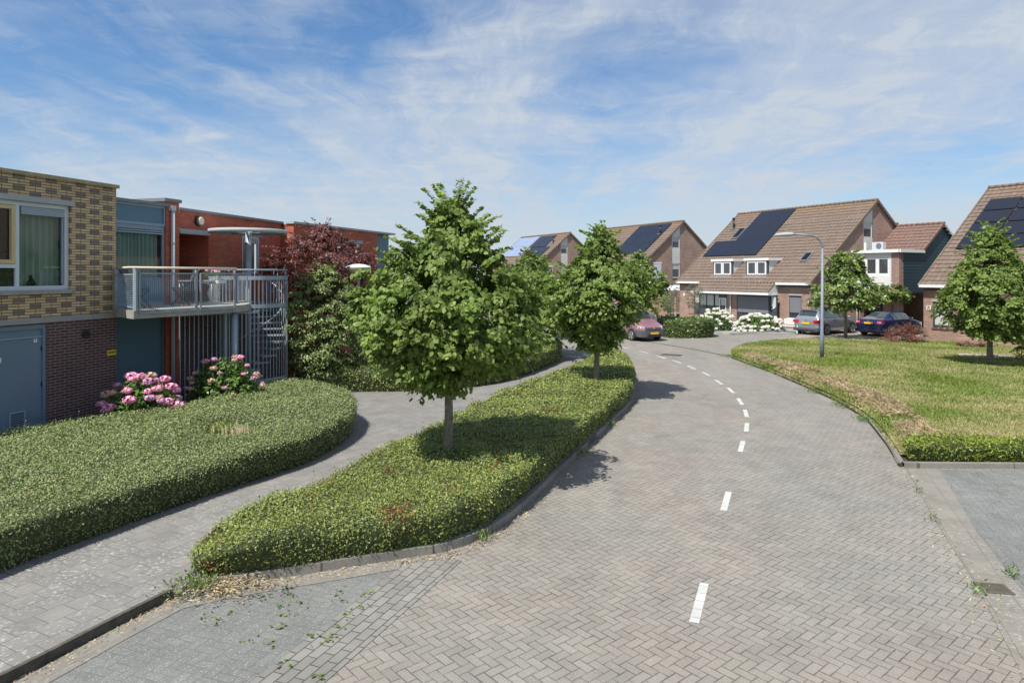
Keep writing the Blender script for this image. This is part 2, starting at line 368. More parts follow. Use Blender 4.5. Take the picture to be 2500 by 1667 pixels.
def pv(name, c, line, nx, ny):
    def fn(h):
        uv = h.uv(); u, v, _ = h.xyz(uv)
        fu = h.m('FRACT', h.m('DIVIDE', u, nx)); fv = h.m('FRACT', h.m('DIVIDE', v, ny))
        du = h.m('MULTIPLY', h.m('MINIMUM', fu, h.m('SUBTRACT', 1.0, fu)), nx); dv = h.m('MULTIPLY', h.m('MINIMUM', fv, h.m('SUBTRACT', 1.0, fv)), ny)
        return {'Base Color': h.mix(h.rng(h.m('MINIMUM', du, dv), 0.008, 0.02), line, c), 'Roughness': 0.22, 'Specular IOR Level': 0.5}
    return mat(name, fn)
M['pv'] = pv('black_solar_glass', (0.010, 0.013, 0.026), (0.016, 0.02, 0.034), 0.15, 0.15)
M['pv_blue'] = pv('blue_solar_glass', (0.16, 0.22, 0.38), (0.45, 0.50, 0.60), 0.17, 0.17)
M['lime'] = leafmat('lime_leaf', (0.09, 0.148, 0.03), (0.262, 0.342, 0.092), trans=0.34, rough=0.5, spec=0.28)
M['lime_d'] = leafmat('young_tree_leaf', (0.085, 0.14, 0.03), (0.24, 0.32, 0.085), trans=0.25, rough=0.4)
M['purple_leaf'] = leafmat('purple_leaf', (0.065, 0.02, 0.024), (0.25, 0.09, 0.08), trans=0.25, rough=0.45)
M['shrub'] = leafmat('olive_green_leaf', (0.085, 0.13, 0.032), (0.30, 0.36, 0.13), trans=0.2, rough=0.45)
M['hedge1'] = leafmat('grey_green_cotoneaster', (0.158, 0.198, 0.07), (0.29, 0.342, 0.138), brown=(0.20, 0.07, 0.03), brown_amt=0.15, trans=0.12, rough=0.55, patch=0.8)
M['hedge2'] = leafmat('honeysuckle_hedge_leaf', (0.135, 0.178, 0.04), (0.315, 0.36, 0.098), brown=(0.22, 0.085, 0.03), brown_amt=0.75, trans=0.15, rough=0.5, patch=1.0)
M['hedge_core'] = paint('hedge_gap_shade', (0.045, 0.06, 0.02), 0.95, var=0.5, scale=20)  # dark colour paints the shade in gaps between the hedge leaves
M['yew'] = leafmat('yew_needles', (0.09, 0.13, 0.015), (0.30, 0.36, 0.05), trans=0.1, rough=0.5)
M['laurel'] = leafmat('dark_shrub_leaf', (0.06, 0.11, 0.025), (0.17, 0.25, 0.06), trans=0.15, rough=0.4)
M['yellowleaf'] = leafmat('yellow_green_leaf', (0.10, 0.16, 0.02), (0.32, 0.38, 0.05), trans=0.3, rough=0.4)
M['olive'] = leafmat('olive_leaf', (0.09, 0.11, 0.06), (0.24, 0.27, 0.16), trans=0.15, rough=0.5)
M['redshrub'] = leafmat('red_maple_leaf', (0.07, 0.02, 0.014), (0.23, 0.07, 0.045), trans=0.2, rough=0.5)
M['hyd'] = leafmat('hydrangea_leaf', (0.05, 0.11, 0.02), (0.17, 0.28, 0.055), trans=0.2, rough=0.4)
M['grass'] = leafmat('mown_grass', (0.11, 0.155, 0.03), (0.26, 0.33, 0.075), trans=0.2, rough=0.6, patch=0.5, dry=(0.42, 0.37, 0.20), dry_scale=0.33, dry_lo=0.40, dry_hi=0.62, spec=0.2)
M['straw'] = leafmat('dry_straw', (0.24, 0.17, 0.09), (0.60, 0.50, 0.32), trans=0.1, rough=0.7, spec=0.2)
M['weed'] = leafmat('weed_leaf', (0.06, 0.12, 0.03), (0.20, 0.28, 0.08), trans=0.2, rough=0.5)
M['twig'] = paint('pale_pruned_stems', (0.36, 0.30, 0.19), 0.8, var=0.3, scale=12)
def petal(name, c1, c2):
    return mat(name, lambda h: {'Base Color': h.mix(h.attr('rnd'), c1, c2), 'Roughness': 0.7, 'Subsurface Weight': 0.0})
M['pink'] = petal('pink_petals', (0.72, 0.22, 0.38), (0.88, 0.46, 0.62))
M['mauve'] = petal('mauve_petals', (0.42, 0.18, 0.36), (0.62, 0.34, 0.50))
M['dusty'] = petal('faded_pink_petals', (0.52, 0.30, 0.22), (0.62, 0.42, 0.36))
M['whitepet'] = petal('creamy_petals', (0.66, 0.66, 0.52), (0.85, 0.85, 0.78))
def lawnsoil():
    def fn(h):
        p = h.pos(); b = h.noise(p, 0.33, 4, 0.6, 0.3); f = h.noise(p, 18, 4, 0.7)
        c = h.mix(h.rng(f, 0.3, 0.7), (0.075, 0.10, 0.022), (0.17, 0.19, 0.055))
        c = h.mix(h.rng(b, 0.40, 0.62, 0, 0.9), c, h.mix(f, (0.24, 0.20, 0.10), (0.42, 0.36, 0.20)))
        return {'Base Color': c, 'Roughness': 0.95, 'Normal': h.bump(f, 0.6, 0.03)}
    return mat('lawn_turf', fn)
M['turf'] = lawnsoil()

# ------------------------------------------------------------------ object helpers
def tag(o, label=None, cat=None, group=None, kind=None):
    if label: o['label'] = label
    if cat: o['category'] = cat
    if group: o['group'] = group
    if kind: o['kind'] = kind
    return o
def empty(name, loc=(0, 0, 0), rz=0.0, label=None, cat=None, group=None, parent=None):
    o = bpy.data.objects.new(name, None); col.objects.link(o); o.location = loc; o.rotation_euler = (0, 0, rz)
    o.empty_display_size = 0.2
    if parent: o.parent = parent
    return tag(o, label, cat, group)
def copy_tree(o, parent=None):
    c = o.copy(); col.objects.link(c)
    if parent: c.parent = parent
    for ch in list(o.children): copy_tree(ch, c)
    return c

def auto_uv(me):
    n = len(me.loops)
    if not n: return
    uvl = me.uv_layers.new(name='UVMap')
    co = np.empty(len(me.vertices)*3); me.vertices.foreach_get('co', co); co = co.reshape(-1, 3)
    vi = np.empty(n, dtype=np.int64); me.loops.foreach_get('vertex_index', vi)
    uv = np.empty((n, 2))
    for p in me.polygons:
        nn = p.normal; s = slice(p.loop_start, p.loop_start+p.loop_total); c = co[vi[s]]
        if abs(nn.z) > 0.985: uv[s] = c[:, :2]; continue
        t = np.array((-nn.y, nn.x, 0.0)); t /= np.linalg.norm(t)
        uv[s, 0] = c @ t
        if abs(nn.z) < 0.05: uv[s, 1] = c[:, 2]
        else: uv[s, 1] = c @ np.cross(np.array(nn), t)
    uvl.data.foreach_set('uv', uv.ravel())

class MB:
    def __init__(s): s.v = []; s.f = []; s.mi = []; s.mats = []; s.sm = []
    def mid(s, m):
        if m not in s.mats: s.mats.append(m)
        return s.mats.index(m)
    def face(s, pts, m, smooth=False):
        b = len(s.v); s.v += [tuple(p) for p in pts]; s.f.append(tuple(range(b, b+len(pts)))); s.mi.append(s.mid(m)); s.sm.append(smooth)
    def box(s, x0, x1, y0, y1, z0, z1, m, T=None):
        if x0 > x1: x0, x1 = x1, x0
        if y0 > y1: y0, y1 = y1, y0
        if z0 > z1: z0, z1 = z1, z0
        c = [(x, y, z) for z in (z0, z1) for y in (y0, y1) for x in (x0, x1)]
        if T: c = [T(*p) for p in c]
        for q in ((0, 2, 3, 1), (4, 5, 7, 6), (0, 1, 5, 4), (1, 3, 7, 5), (3, 2, 6, 7), (2, 0, 4, 6)): s.face([c[i] for i in q], m)
    def obox(s, a, b, w, hh, m, up=(0, 0, 1)):
        a = Vector(a); b = Vector(b); d = (b-a).normalized(); up = Vector(up)
        sx = d.cross(up)
        if sx.length < 1e-4: sx = Vector((1, 0, 0))
        sx.normalize(); uz = sx.cross(d).normalized()
        c = []
        for p in (a, b):
            for i, j in ((-1, -1), (1, -1), (1, 1), (-1, 1)): c.append(p+sx*i*w/2+uz*j*hh/2)
        for q in ((3, 2, 1, 0), (4, 5, 6, 7), (0, 1, 5, 4), (1, 2, 6, 5), (2, 3, 7, 6), (3, 0, 4, 7)): s.face([c[i] for i in q], m)
    def prism(s, poly, z0, z1, m, mside=None, bottom=False):
        ar = sum(poly[i][0]*poly[(i+1) % len(poly)][1]-poly[(i+1) % len(poly)][0]*poly[i][1] for i in range(len(poly)))
        if ar < 0: poly = poly[::-1]
        n = len(poly)
        s.face([(p[0], p[1], z1) for p in poly], m)
        if bottom: s.face([(p[0], p[1], z0) for p in poly[::-1]], m)
        for i in range(n):
            a, b = poly[i], poly[(i+1) % n]
            s.face([(a[0], a[1], z0), (b[0], b[1], z0), (b[0], b[1], z1), (a[0], a[1], z1)], mside or m)
    def tube(s, pts, r, m, n=8, caps=True):
        pts = [Vector(p) for p in pts]; rs = r if hasattr(r, '__len__') else [r]*len(pts)
        rings = []; prev = None
        for i, p in enumerate(pts):
            d = (pts[min(i+1, len(pts)-1)]-pts[max(i-1, 0)]).normalized()
            if prev is None:
                sx = d.cross(Vector((0, 0, 1)))
                if sx.length < 1e-3: sx = Vector((1, 0, 0))
            else: sx = prev-d*prev.dot(d)
            sx.normalize(); prev = sx; sy = d.cross(sx)
            b = len(s.v); s.v += [tuple(p+(sx*math.cos(2*PI*k/n)+sy*math.sin(2*PI*k/n))*rs[i]) for k in range(n)]; rings.append(b)
        k_ = s.mid(m)
        for i in range(len(rings)-1):
            for k in range(n):
                a, b = rings[i], rings[i+1]
                s.f.append((a+k, a+(k+1) % n, b+(k+1) % n, b+k)); s.mi.append(k_); s.sm.append(True)
        if caps:
            s.f.append(tuple(rings[0]+k for k in range(n))[::-1]); s.mi.append(k_); s.sm.append(False)
            s.f.append(tuple(rings[-1]+k for k in range(n))); s.mi.append(k_); s.sm.append(False)
    def lathe(s, prof, m, c=(0, 0, 0), n=20):
        b = len(s.v); k_ = s.mid(m)
        for r_, z_ in prof:
            s.v += [(c[0]+r_*math.cos(2*PI*k/n), c[1]+r_*math.sin(2*PI*k/n), c[2]+z_) for k in range(n)]
        for i in range(len(prof)-1):
            for k in range(n):
                s.f.append((b+i*n+k, b+i*n+(k+1) % n, b+(i+1)*n+(k+1) % n, b+(i+1)*n+k)); s.mi.append(k_); s.sm.append(True)
    def build(s, name, parent=None, world=False, bevel=0, uv=True, **tags):
        me = bpy.data.meshes.new(name)
        off = Vector(parent.location) if (parent and world) else Vector((0, 0, 0))
        me.from_pydata([(x-off.x, y-off.y, z-off.z) for x, y, z in s.v] if world else s.v, [], s.f)
        for m in s.mats: me.materials.append(M[m] if isinstance(m, str) else m)
        me.polygons.foreach_set('material_index', s.mi); me.polygons.foreach_set('use_smooth', s.sm)
        me.update()
        if uv: auto_uv(me)
        o = bpy.data.objects.new(name, me); col.objects.link(o)
        if parent: o.parent = parent
        if bevel:
            bm = o.modifiers.new('b', 'BEVEL'); bm.width = bevel; bm.segments = 1; bm.limit_method = 'ANGLE'
        tag(o, **tags) if tags else None
        return o

def np_mesh(name, co, faces_flat, nper, mats, mi=None, rnd=None, parent=None, off=None, smooth=False, **tags):
    me = bpy.data.meshes.new(name)
    if off is not None: co = co-np.array(off)
    nv = len(co); nf = len(faces_flat)//nper
    me.vertices.add(nv); me.vertices.foreach_set('co', co.astype(np.float32).ravel())
    me.loops.add(nf*nper); me.loops.foreach_set('vertex_index', np.asarray(faces_flat, dtype=np.int32))
    me.polygons.add(nf); me.polygons.foreach_set('loop_start', np.arange(0, nf*nper, nper, dtype=np.int32))
    me.polygons.foreach_set('loop_total', np.full(nf, nper, dtype=np.int32))
    for m in mats: me.materials.append(M[m])
    if mi is not None: me.polygons.foreach_set('material_index', np.asarray(mi, dtype=np.int32))
    if smooth: me.polygons.foreach_set('use_smooth', np.ones(nf, dtype=bool))
    if rnd is not None:
        a = me.attributes.new('rnd', 'FLOAT', 'POINT'); a.data.foreach_set('value', rnd.astype(np.float32))
    me.update(calc_edges=True); me.validate()
    o = bpy.data.objects.new(name, me); col.objects.link(o)
    if parent: o.parent = parent
    if tags: tag(o, **tags)
    return o

TEMPL = {
    'lime': (np.array([(0, -.5, 0), (.42, -.22, -.10), (.40, .12, -.12), (0, .62, -.10), (-.40, .12, -.12), (-.42, -.22, -.10)]), [(0, 1, 2, 3), (0, 3, 4, 5)]),
    'oval': (np.array([(0, -.5, 0), (.26, 0, -.05), (0, .5, -.04), (-.26, 0, -.05)]), [(0, 1, 2, 3)]),
    'needle': (np.array([(0, -.5, 0), (.13, 0, -.02), (0, .5, -.04), (-.13, 0, -.02)]), [(0, 1, 2, 3)]),
    'blade': (np.array([(0, -.5, 0), (.05, 0, 0), (0, .5, -.06), (-.05, 0, 0)]), [(0, 1, 2, 3)]),
    'round': (np.array([(-.36, -.36, 0), (.36, -.36, .05), (.36, .36, 0), (-.36, .36, .05)]), [(0, 1, 2, 3)]),
}
def unit(a): return a/np.maximum(np.linalg.norm(a, axis=-1, keepdims=True), 1e-9)
def leaves(name, pts, nrm, size, mat_, shape='oval', rng=None, parent=None, off=None, along=None, rndv=None, size_var=0.35, **tags):
    tv, tf = TEMPL[shape]; n = len(pts)
    if n == 0: return None
    nrm = unit(nrm)
    t = along if along is not None else rng.normal(size=(n, 3))
    t = unit(t-nrm*np.sum(t*nrm, axis=1, keepdims=True)); b = np.cross(nrm, t)
    sz = (size*(1-size_var+2*size_var*rng.random(n)))[:, None, None]
    co = pts[:, None, :]+sz*(tv[None, :, 0:1]*b[:, None, :]+tv[None, :, 1:2]*t[:, None, :]+tv[None, :, 2:3]*nrm[:, None, :])
    k = len(tv); co = co.reshape(-1, 3)
    fb = np.array(tf).ravel(); ff = (fb[None, :]+(np.arange(n)*k)[:, None]).ravel()
    r = rndv if rndv is not None else rng.random(n)
    return np_mesh(name, co, ff, 4, [mat_], rnd=np.repeat(r, k), parent=parent, off=off, **tags)

# ------------------------------------------------------------------ polygon helpers
def smooth_poly(pts, it=2):
    pts = [Vector(p[:2]) for p in pts]
    for _ in range(it):
        q = []
        for i in range(len(pts)):
            a, b = pts[i], pts[(i+1) % len(pts)]
            q += [a*0.75+b*0.25, a*0.25+b*0.75]
        pts = q
    return pts
def smooth_line(pts, it=2):
    pts = [Vector(p) for p in pts]
    for _ in range(it):
        q = [pts[0]]
        for i in range(len(pts)-1):
            a, b = pts[i], pts[i+1]; q += [a*0.75+b*0.25, a*0.25+b*0.75]
        pts = q+[pts[-1]]
    return pts
def resample(pts, step, closed=True):
    pts = [Vector(p[:2]) for p in pts]; seq = pts+[pts[0]] if closed else pts
    out = []; acc = 0.0
    for a, b in zip(seq[:-1], seq[1:]):
        L = (b-a).length; d = -acc if acc else 0.0
        t = (step-acc) if acc else 0.0
        while t < L: out.append(a+(b-a)*(t/L)); t += step
        acc = (L-(t-step)) if L > 0 else acc
    return out
def area2(p): return sum(p[i].x*p[(i+1) % len(p)].y-p[(i+1) % len(p)].x*p[i].y for i in range(len(p)))
def offset_poly(p, d):   # positive = inward, p counter-clockwise
    n = len(p); out = []
    for i in range(n):
        t = (p[(i+1) % n]-p[i-1]); t.normalize(); out.append(p[i]+Vector((-t.y, t.x))*d)
    return out
def seg_dist(P, poly):   # numpy distance of points to closed polygon line
    P = np.asarray(P); A = np.array([tuple(q) for q in poly]); B = np.roll(A, -1, axis=0)
    best = np.full(len(P), 1e9)
    for a, b in zip(A, B):
        ab = b-a; L = ab@ab
        t = np.clip(((P-a)@ab)/max(L, 1e-9), 0, 1)
        best = np.minimum(best, np.linalg.norm(P-(a+t[:, None]*ab), axis=1))
    return best
def inside(P, poly):
    P = np.asarray(P); A = np.array([tuple(q) for q in poly]); B = np.roll(A, -1, axis=0); c = np.zeros(len(P), bool)
    for (x1, y1), (x2, y2) in zip(A, B):
        cond = (y1 > P[:, 1]) != (y2 > P[:, 1])
        with np.errstate(divide='ignore', invalid='ignore'):
            xi = (x2-x1)*(P[:, 1]-y1)/(y2-y1)+x1
        c ^= cond & (P[:, 0] < xi)
    return c
def fill(poly, spacing, margin=0.6, rng=None):
    """triangulate polygon with interior points -> verts (n,2), tris"""
    A = np.array([tuple(q) for q in poly]); lo = A.min(0); hi = A.max(0)
    xs = np.arange(lo[0], hi[0], spacing); ys = np.arange(lo[1], hi[1], spacing)
    P = np.array([(x, y) for x in xs for y in ys])
    if len(P):
        P = P+(rng.random(P.shape)-0.5)*spacing*0.4
        P = P[inside(P, poly)]
        if len(P): P = P[seg_dist(P, poly) > spacing*margin]
    vs = [Vector(tuple(q)) for q in A]+[Vector(tuple(q)) for q in P]
    r = delaunay_2d_cdt(vs, [], [list(range(len(A)))], 1, 1e-6)
    return np.array([tuple(q) for q in r[0]]), [tuple(f) for f in r[2]], r[3]

def sheet(name, poly, z, m, kind='structure', label=None, **k):
    mb = MB(); mb.prism([tuple(p) for p in poly], z-0.02 if z < 0.05 else -0.03, z, m)
    return mb.build(name, kind=kind, label=label, **k)

def sample_tris(V, T, dens, rng):
    V = np.asarray(V); T = np.asarray(T)
    a, b, c = V[T[:, 0]], V[T[:, 1]], V[T[:, 2]]
    cr = np.cross(b-a, c-a); ar = np.linalg.norm(cr, axis=1)/2; nn = unit(cr)
    cen = (a+b+c)/3
    w = ar*dens(cen, nn)
    n = int(w.sum())
    if n <= 0: return np.zeros((0, 3)), np.zeros((0, 3))
    idx = rng.choice(len(T), n, p=w/w.sum())
    r1 = np.sqrt(rng.random(n)); r2 = rng.random(n)
    P = (1-r1)[:, None]*a[idx]+(r1*(1-r2))[:, None]*b[idx]+(r1*r2)[:, None]*c[idx]
    return P, nn[idx]

def cam_dens(base, near=9.0, lo=0.06):
    return lambda c, n: base*np.clip((near/np.linalg.norm(c-np.array((0, 0, EYE)), axis=1))**1.5, lo, 1.0)

def hedge(name, outline, H, leaf, size, density, label, cat='hedge', seed=1, z0=0.1, bulge=0.05, shape='oval', lumps=0.05, group=None, core='hedge_core', rim=0.2, near=9.0, dead=None, holes=()):
    rng = np.random.default_rng(seed)
    p = resample(smooth_poly(outline, 2), 0.16)
    if area2(p) < 0: p = p[::-1]
    Hf = H if callable(H) else (lambda x, y: H)
    rings = []
    for off, fz in ((0.10, 0.0), (0.05, 0.3), (0.0, 0.62), (-bulge*.6, 0.88), (rim*0.3, 0.975), (rim, 1.0)):
        q = offset_poly(p, off)
        rings.append([(v.x, v.y, z0+(Hf(v.x, v.y)-z0)*fz) for v in q])
    V = [v for r_ in rings for v in r_]; n = len(p); T = []
    for i in range(len(rings)-1):
        for k in range(n):
            a, b, c, d = i*n+k, i*n+(k+1) % n, (i+1)*n+(k+1) % n, (i+1)*n+k
            T += [(a, b, c), (a, c, d)]
    top = [Vector(v[:2]) for v in rings[-1]]
    v2, f2, orig = fill(top, 0.28, 0.5, rng)
    base = len(V)
    V += [(x, y, Hf(x, y)) for x, y in v2]
    for f in f2:
        for j in range(1, len(f)-1): T.append((base+f[0], base+f[j], base+f[j+1]))
    V = np.array(V)
    for i in range(len(V)):
        q = Vector(V[i]); d = noise.noise(q*1.3)*lumps*1.4+noise.noise(q*4.1+Vector((9, 3, 1)))*lumps
        s = (V[i, 2]-z0)/max(0.1, Hf(V[i, 0], V[i, 1])-z0)
        V[i, 2] += d*s
        V[i, 0] += noise.noise(q*2.3+Vector((4, 0, 7)))*lumps*0.8; V[i, 1] += noise.noise(q*2.3+Vector((1, 8, 2)))*lumps*0.8
        for hx, hy_, hr, hd in holes:
            dd = math.hypot(V[i, 0]-hx, V[i, 1]-hy_)
            if dd < hr: V[i, 2] -= hd*(1-(dd/hr)**2)*s
    loc = (float(V[:, 0].mean()), float(V[:, 1].mean()), z0)
    root = empty(name, loc, label=label, cat=cat, group=group)
    # body pulled slightly in so that the leaves cover it
    cdn = cam_dens(density, near)
    def dn(c, n):
        k = np.array([noise.noise(Vector(q)*2.6+Vector((seed, 2, 5))) for q in c])
        return cdn(c, n)*np.where(n[:, 2] < 0.5, np.clip(1.2+1.5*k, 0.5, 1.4), np.clip(1.0+0.7*k, 0.6, 1.15))
    P, Nn = sample_tris(V, T, dn, rng)
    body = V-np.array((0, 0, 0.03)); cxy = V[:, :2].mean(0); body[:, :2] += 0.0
    np_mesh('hedge_body', body, np.array(T).ravel(), 3, [core], parent=root, off=loc, smooth=True)  # solid hull, coloured as the shade seen between leaves
    jit = rng.normal(size=P.shape)
    dist = np.linalg.norm(P-np.array((0, 0, EYE)), axis=1)
    sz = size*np.clip((dist/near)**0.75, 1.0, 2.6)
    out = P+Nn*((rng.random(len(P))**2)*0.085-0.03)[:, None]+rng.normal(size=P.shape)*0.012
    # a few long shoots sticking out
    k = max(1, len(P)//190)
    ii = rng.choice(len(P), k)
    sp = []; sn = []; al = []
    for i in ii:
        d = unit(Nn[i]*0.8+np.array((0, 0, 0.5))+rng.normal(size=3)*0.3)
        L = 0.05+0.14*rng.random()**2
        for j in range(4): sp.append(P[i]+d*L*(j+1)/4*1.3); sn.append(rng.normal(size=3)+d*0.3); al.append(d)
    fn = Nn*0.9+jit*0.62+np.array((0, 0, 0.35))
    leaves('foliage', np.concatenate([out, np.array(sp)]), np.concatenate([fn, np.array(sn)]), np.concatenate([sz, np.full(len(sp), size*1.15)]), leaf, shape, rng, parent=root, off=loc,
           along=np.concatenate([rng.normal(size=out.shape), np.array(al)]))
    return root

# ------------------------------------------------------------------ trees
def tree(name, x, y, ztop, zbase, zcrown, prof, rad, label, leafm='lime', seed=1, leafsize=0.1, clumps=300, per=42, trunk_r=0.08, cat='tree', group=None,
         bark='bark', shape='lime', cr=0.34, skew=(0, 0), gap=0.0, stems=1, droop=0.45, flat=0.5, inner=0.2, zc=None, sprays=90):
    rng = np.random.default_rng(seed); rr = random.Random(seed)
    root = empty(name, (x, y, zbase), label=label, cat=cat, group=group)
    hs = np.array([q[0] for q in prof]); rs = np.array([q[1] for q in prof])*rad
    C = []; tries = 0
    cz_list = []
    ph = rng.random()*6.28
    while len(C) < clumps and tries < clumps*40:
        tries += 1
        hh = rng.random(); r_ = np.interp(hh, hs, rs)
        if rng.random() > (r_/rad)*1.0+0.08: continue
        a = rng.random()*2*PI
        lob = 1+0.13*math.sin(3*a+ph+hh*4)+0.10*math.sin(5*a-ph*2+hh*9)
        f = (0.12+0.7*rng.random()) if rng.random() < inner else 0.76+0.24*rng.random()+0.22*rng.random()**4
        if gap and noise.noise(Vector((math.cos(a)*2.1+seed*3.1, math.sin(a)*2.1, hh*5))) < -0.32*(1/gap)*0.5 and f > 0.7: continue
        R_ = r_*lob*f
        C.append((math.cos(a)*R_+skew[0]*hh, math.sin(a)*R_+skew[1]*hh, zcrown-zbase+hh*(ztop-zcrown), a, hh, f))
    C = np.array(C)
    P = []; Nn = []; Al = []; Rv = []
    for cx, cy, cz, a, hh, f in C:
        k = int(per*(0.6+0.8*rng.random())); s = cr*(0.55+0.65*rng.random())*(0.5+0.5*(1-hh**1.5))*(0.7 if f > 1.02 else 1)
        d = rng.normal(size=(k, 3)); d = unit(d)*(rng.random(k)**0.45)[:, None]
        d[:, 2] *= flat
        outw = np.array((math.cos(a), math.sin(a), 0))
        q = d*s; rad_out = q@outw
        q[:, 2] -= droop*np.maximum(0, rad_out)+droop*0.35*np.linalg.norm(q[:, :2], axis=1)
        P.append(q+np.array((cx, cy, cz)))
        n_ = np.array((0, 0, 0.7))+outw*0.7+d*0.5+rng.normal(size=(k, 3))*0.6
        Nn.append(n_); Al.append(outw*0.5+np.array((0, 0, -0.9))+rng.normal(size=(k, 3))*0.45)
        base = 0.25+0.5*rng.random()
        Rv.append(np.clip(base+rng.normal(size=k)*0.25, 0, 1))
    tw = []
    for _ in range(int(sprays)):
        hh = rng.random()**0.7; a = rng.random()*2*PI; r_ = np.interp(hh, hs, rs)*0.92
        o3 = np.array((math.cos(a)*r_+skew[0]*hh, math.sin(a)*r_+skew[1]*hh, zcrown-zbase+hh*(ztop-zcrown)))
        d = unit(np.array((math.cos(a), math.sin(a), -0.15+1.5*hh**1.5))+rng.normal(size=3)*0.25); L = (0.25+0.4*rng.random())*rad/1.5
        k = int(L/leafsize*3.2); tt = np.linspace(0.05, 1, max(3, k)); sd = unit(np.cross(d, (0, 0, 1)))
        q = o3+d*(tt*L)[:, None]+sd*((np.arange(len(tt)) % 2*2-1)*leafsize*0.55)[:, None]+np.array((0, 0, -1))*(tt**2*L*0.22)[:, None]
        P.append(q); Nn.append(np.array((0, 0, 0.9))+rng.normal(size=q.shape)*0.5+d*0.3); Al.append(d*0.6+sd*((np.arange(len(tt)) % 2*2-1))[:, None]*0.5+np.array((0, 0, -0.6))+rng.normal(size=q.shape)*0.3); Rv.append(np.clip(0.6+rng.normal(size=len(q))*0.2, 0, 1)); tw.append((o3, o3+d*L-np.array((0, 0, 0.22*L))))
    P = np.concatenate(P); Nn = np.concatenate(Nn); Al = np.concatenate(Al); Rv = np.concatenate(Rv)
    keep = P[:, 2] > 0.02
    leaves('crown', P[keep], Nn[keep], np.full(keep.sum(), leafsize), leafm, shape, rng, parent=root, along=Al[keep], rndv=Rv[keep])
    # trunk and limbs
    mb = MB(); Ht = ztop-zbase; zc_ = zcrown-zbase
    for s_ in range(stems):
        a0 = rr.random()*6.28; lean = 0.0 if stems == 1 else 0.25
        pts = []; rad_l = []
        for i in range(8):
            t = i/7*0.82
            pts.append((lean*Ht*t*math.cos(a0+s_*6.28/stems)+0.02*math.sin(t*9+seed)+skew[0]*max(0, t-0.3), lean*Ht*t*math.sin(a0+s_*6.28/stems)+0.015*math.cos(t*8)+skew[1]*max(0, t-0.3), Ht*t-0.1 if i == 0 else Ht*t))
            rad_l.append(trunk_r*(1.15 if i == 0 else 1)*(1-t*0.95)+0.008)
        mb.tube(pts, rad_l, bark, 10)
    sel = C[rng.choice(len(C), min(len(C), 46), replace=False)]
    for cx, cy, cz, a, hh, f in sel:
        zb = max(zc_*0.95, cz-0.55*math.hypot(cx, cy)-0.1); zb = min(zb, Ht*0.78)
        mid = Vector((cx*0.5, cy*0.5, (zb+cz)/2+0.12))
        r0 = trunk_r*0.33*(1-hh*0.6)
        mb.tube([(skew[0]*zb/Ht*0.5, skew[1]*zb/Ht*0.5, zb), mid, (cx, cy, cz)], [r0, r0*0.6, 0.006], bark, 5, caps=False)
    for p0, p1 in tw: mb.tube([p0, p1], [.006, .003], bark, 4, caps=False)
    mb.build('trunk', parent=root, uv=False)
    return root

# ------------------------------------------------------------------ ground, road, path
rg = np.random.default_rng(5)
mb = MB(); mb.face([(-600, -200, -0.06), (900, -200, -0.06), (900, 1500, -0.06), (-600, 1500, -0.06)], 'ground'); mb.build('ground', kind='structure')
mb = MB(); mb.prism([(-14, -2), (30, -2), (46, 30), (46, 100), (-40, 100), (-40, 36), (-14, 30)], -0.05, 0.0, 'road'); mb.build('road', kind='structure', label='red and grey herringbone paved street curving away to the left')

isl_right = [(-3.55, 8.03), (-3.04, 8.27), (-2.33, 8.55), (-1.43, 8.92), (-0.88, 9.13), (-0.40, 9.62), (0.05, 10.5), (0.5, 11.7), (1.38, 14.1), (2.4, 16.8), (3.45, 19.6), (3.98, 22.2), (4.3, 24.6), (4.6, 27.5), (4.75, 30.2)]
isl_left = [(4.55, 31.0), (4.1, 29.8), (3.0, 26.5), (1.55, 22.4), (-0.45, 17.7), (-1.35, 15.0), (-2.5, 11.4), (-3.3, 9.6), (-3.75, 8.7)]
kerb_path = [(-6.2, 3.0), (-5.35, 4.6), (-4.56, 6.19), (-4.2, 7.12), (-3.9, 7.8)]
path_poly = [(-6.2, 3.0), (-5.35, 4.6), (-4.56, 6.19), (-4.2, 7.12), (-3.9, 7.8), (-3.55, 8.03)]+isl_right[1:]+[(4.4, 31.8), (3.9, 33.2), (2.2, 34.6), (-0.5, 28), (-4, 23.5), (-8, 22.5), (-8.2, 14), (-10, 9), (-13, 3)]
mb = MB(); mb.prism(path_poly, -0.03, 0.10, 'slab'); mb.build('footpath', kind='structure', label='grey slab footpath between the clipped hedges')
bed = [(-30, 2), (-9.6, 2), (-8.6, 8), (-6.3, 15), (-5.6, 21.0), (-2.4, 22.2), (0.2, 25.5), (1.6, 30.2), (0.5, 34.5), (-30, 40)]
mb = MB(); mb.prism(bed, -0.03, 0.106, 'soil'); mb.build('garden_bed', kind='structure')

def kerb(name, line, w=0.12, h_=0.125, z0=0.0, label=None, side=1, m='kerb'):
    pts = smooth_line([Vector(p) for p in line], 2); L = []
    for i, p in enumerate(pts):
        t = (pts[min(i+1, len(pts)-1)]-pts[max(i-1, 0)]).normalized(); n_ = Vector((-t.y, t.x))*side
        L.append((p, p+n_*w))
    mb = MB()
    for (a, b), (c, d) in zip(L[:-1], L[1:]):
        q = [(a, c), (c, d), (d, b), (b, a)]
        z1 = z0+h_
        mb.face([(a.x, a.y, z1), (c.x, c.y, z1), (d.x, d.y, z1), (b.x, b.y, z1)][::(1 if side > 0 else -1)], m)
        mb.face([(a.x, a.y, z0-.03), (c.x, c.y, z0-.03), (c.x, c.y, z1), (a.x, a.y, z1)], m)
        mb.face([(b.x, b.y, z0-.03), (d.x, d.y, z0-.03), (d.x, d.y, z1), (b.x, b.y, z1)], m)
    return mb.build(name, kind='structure', label=label)
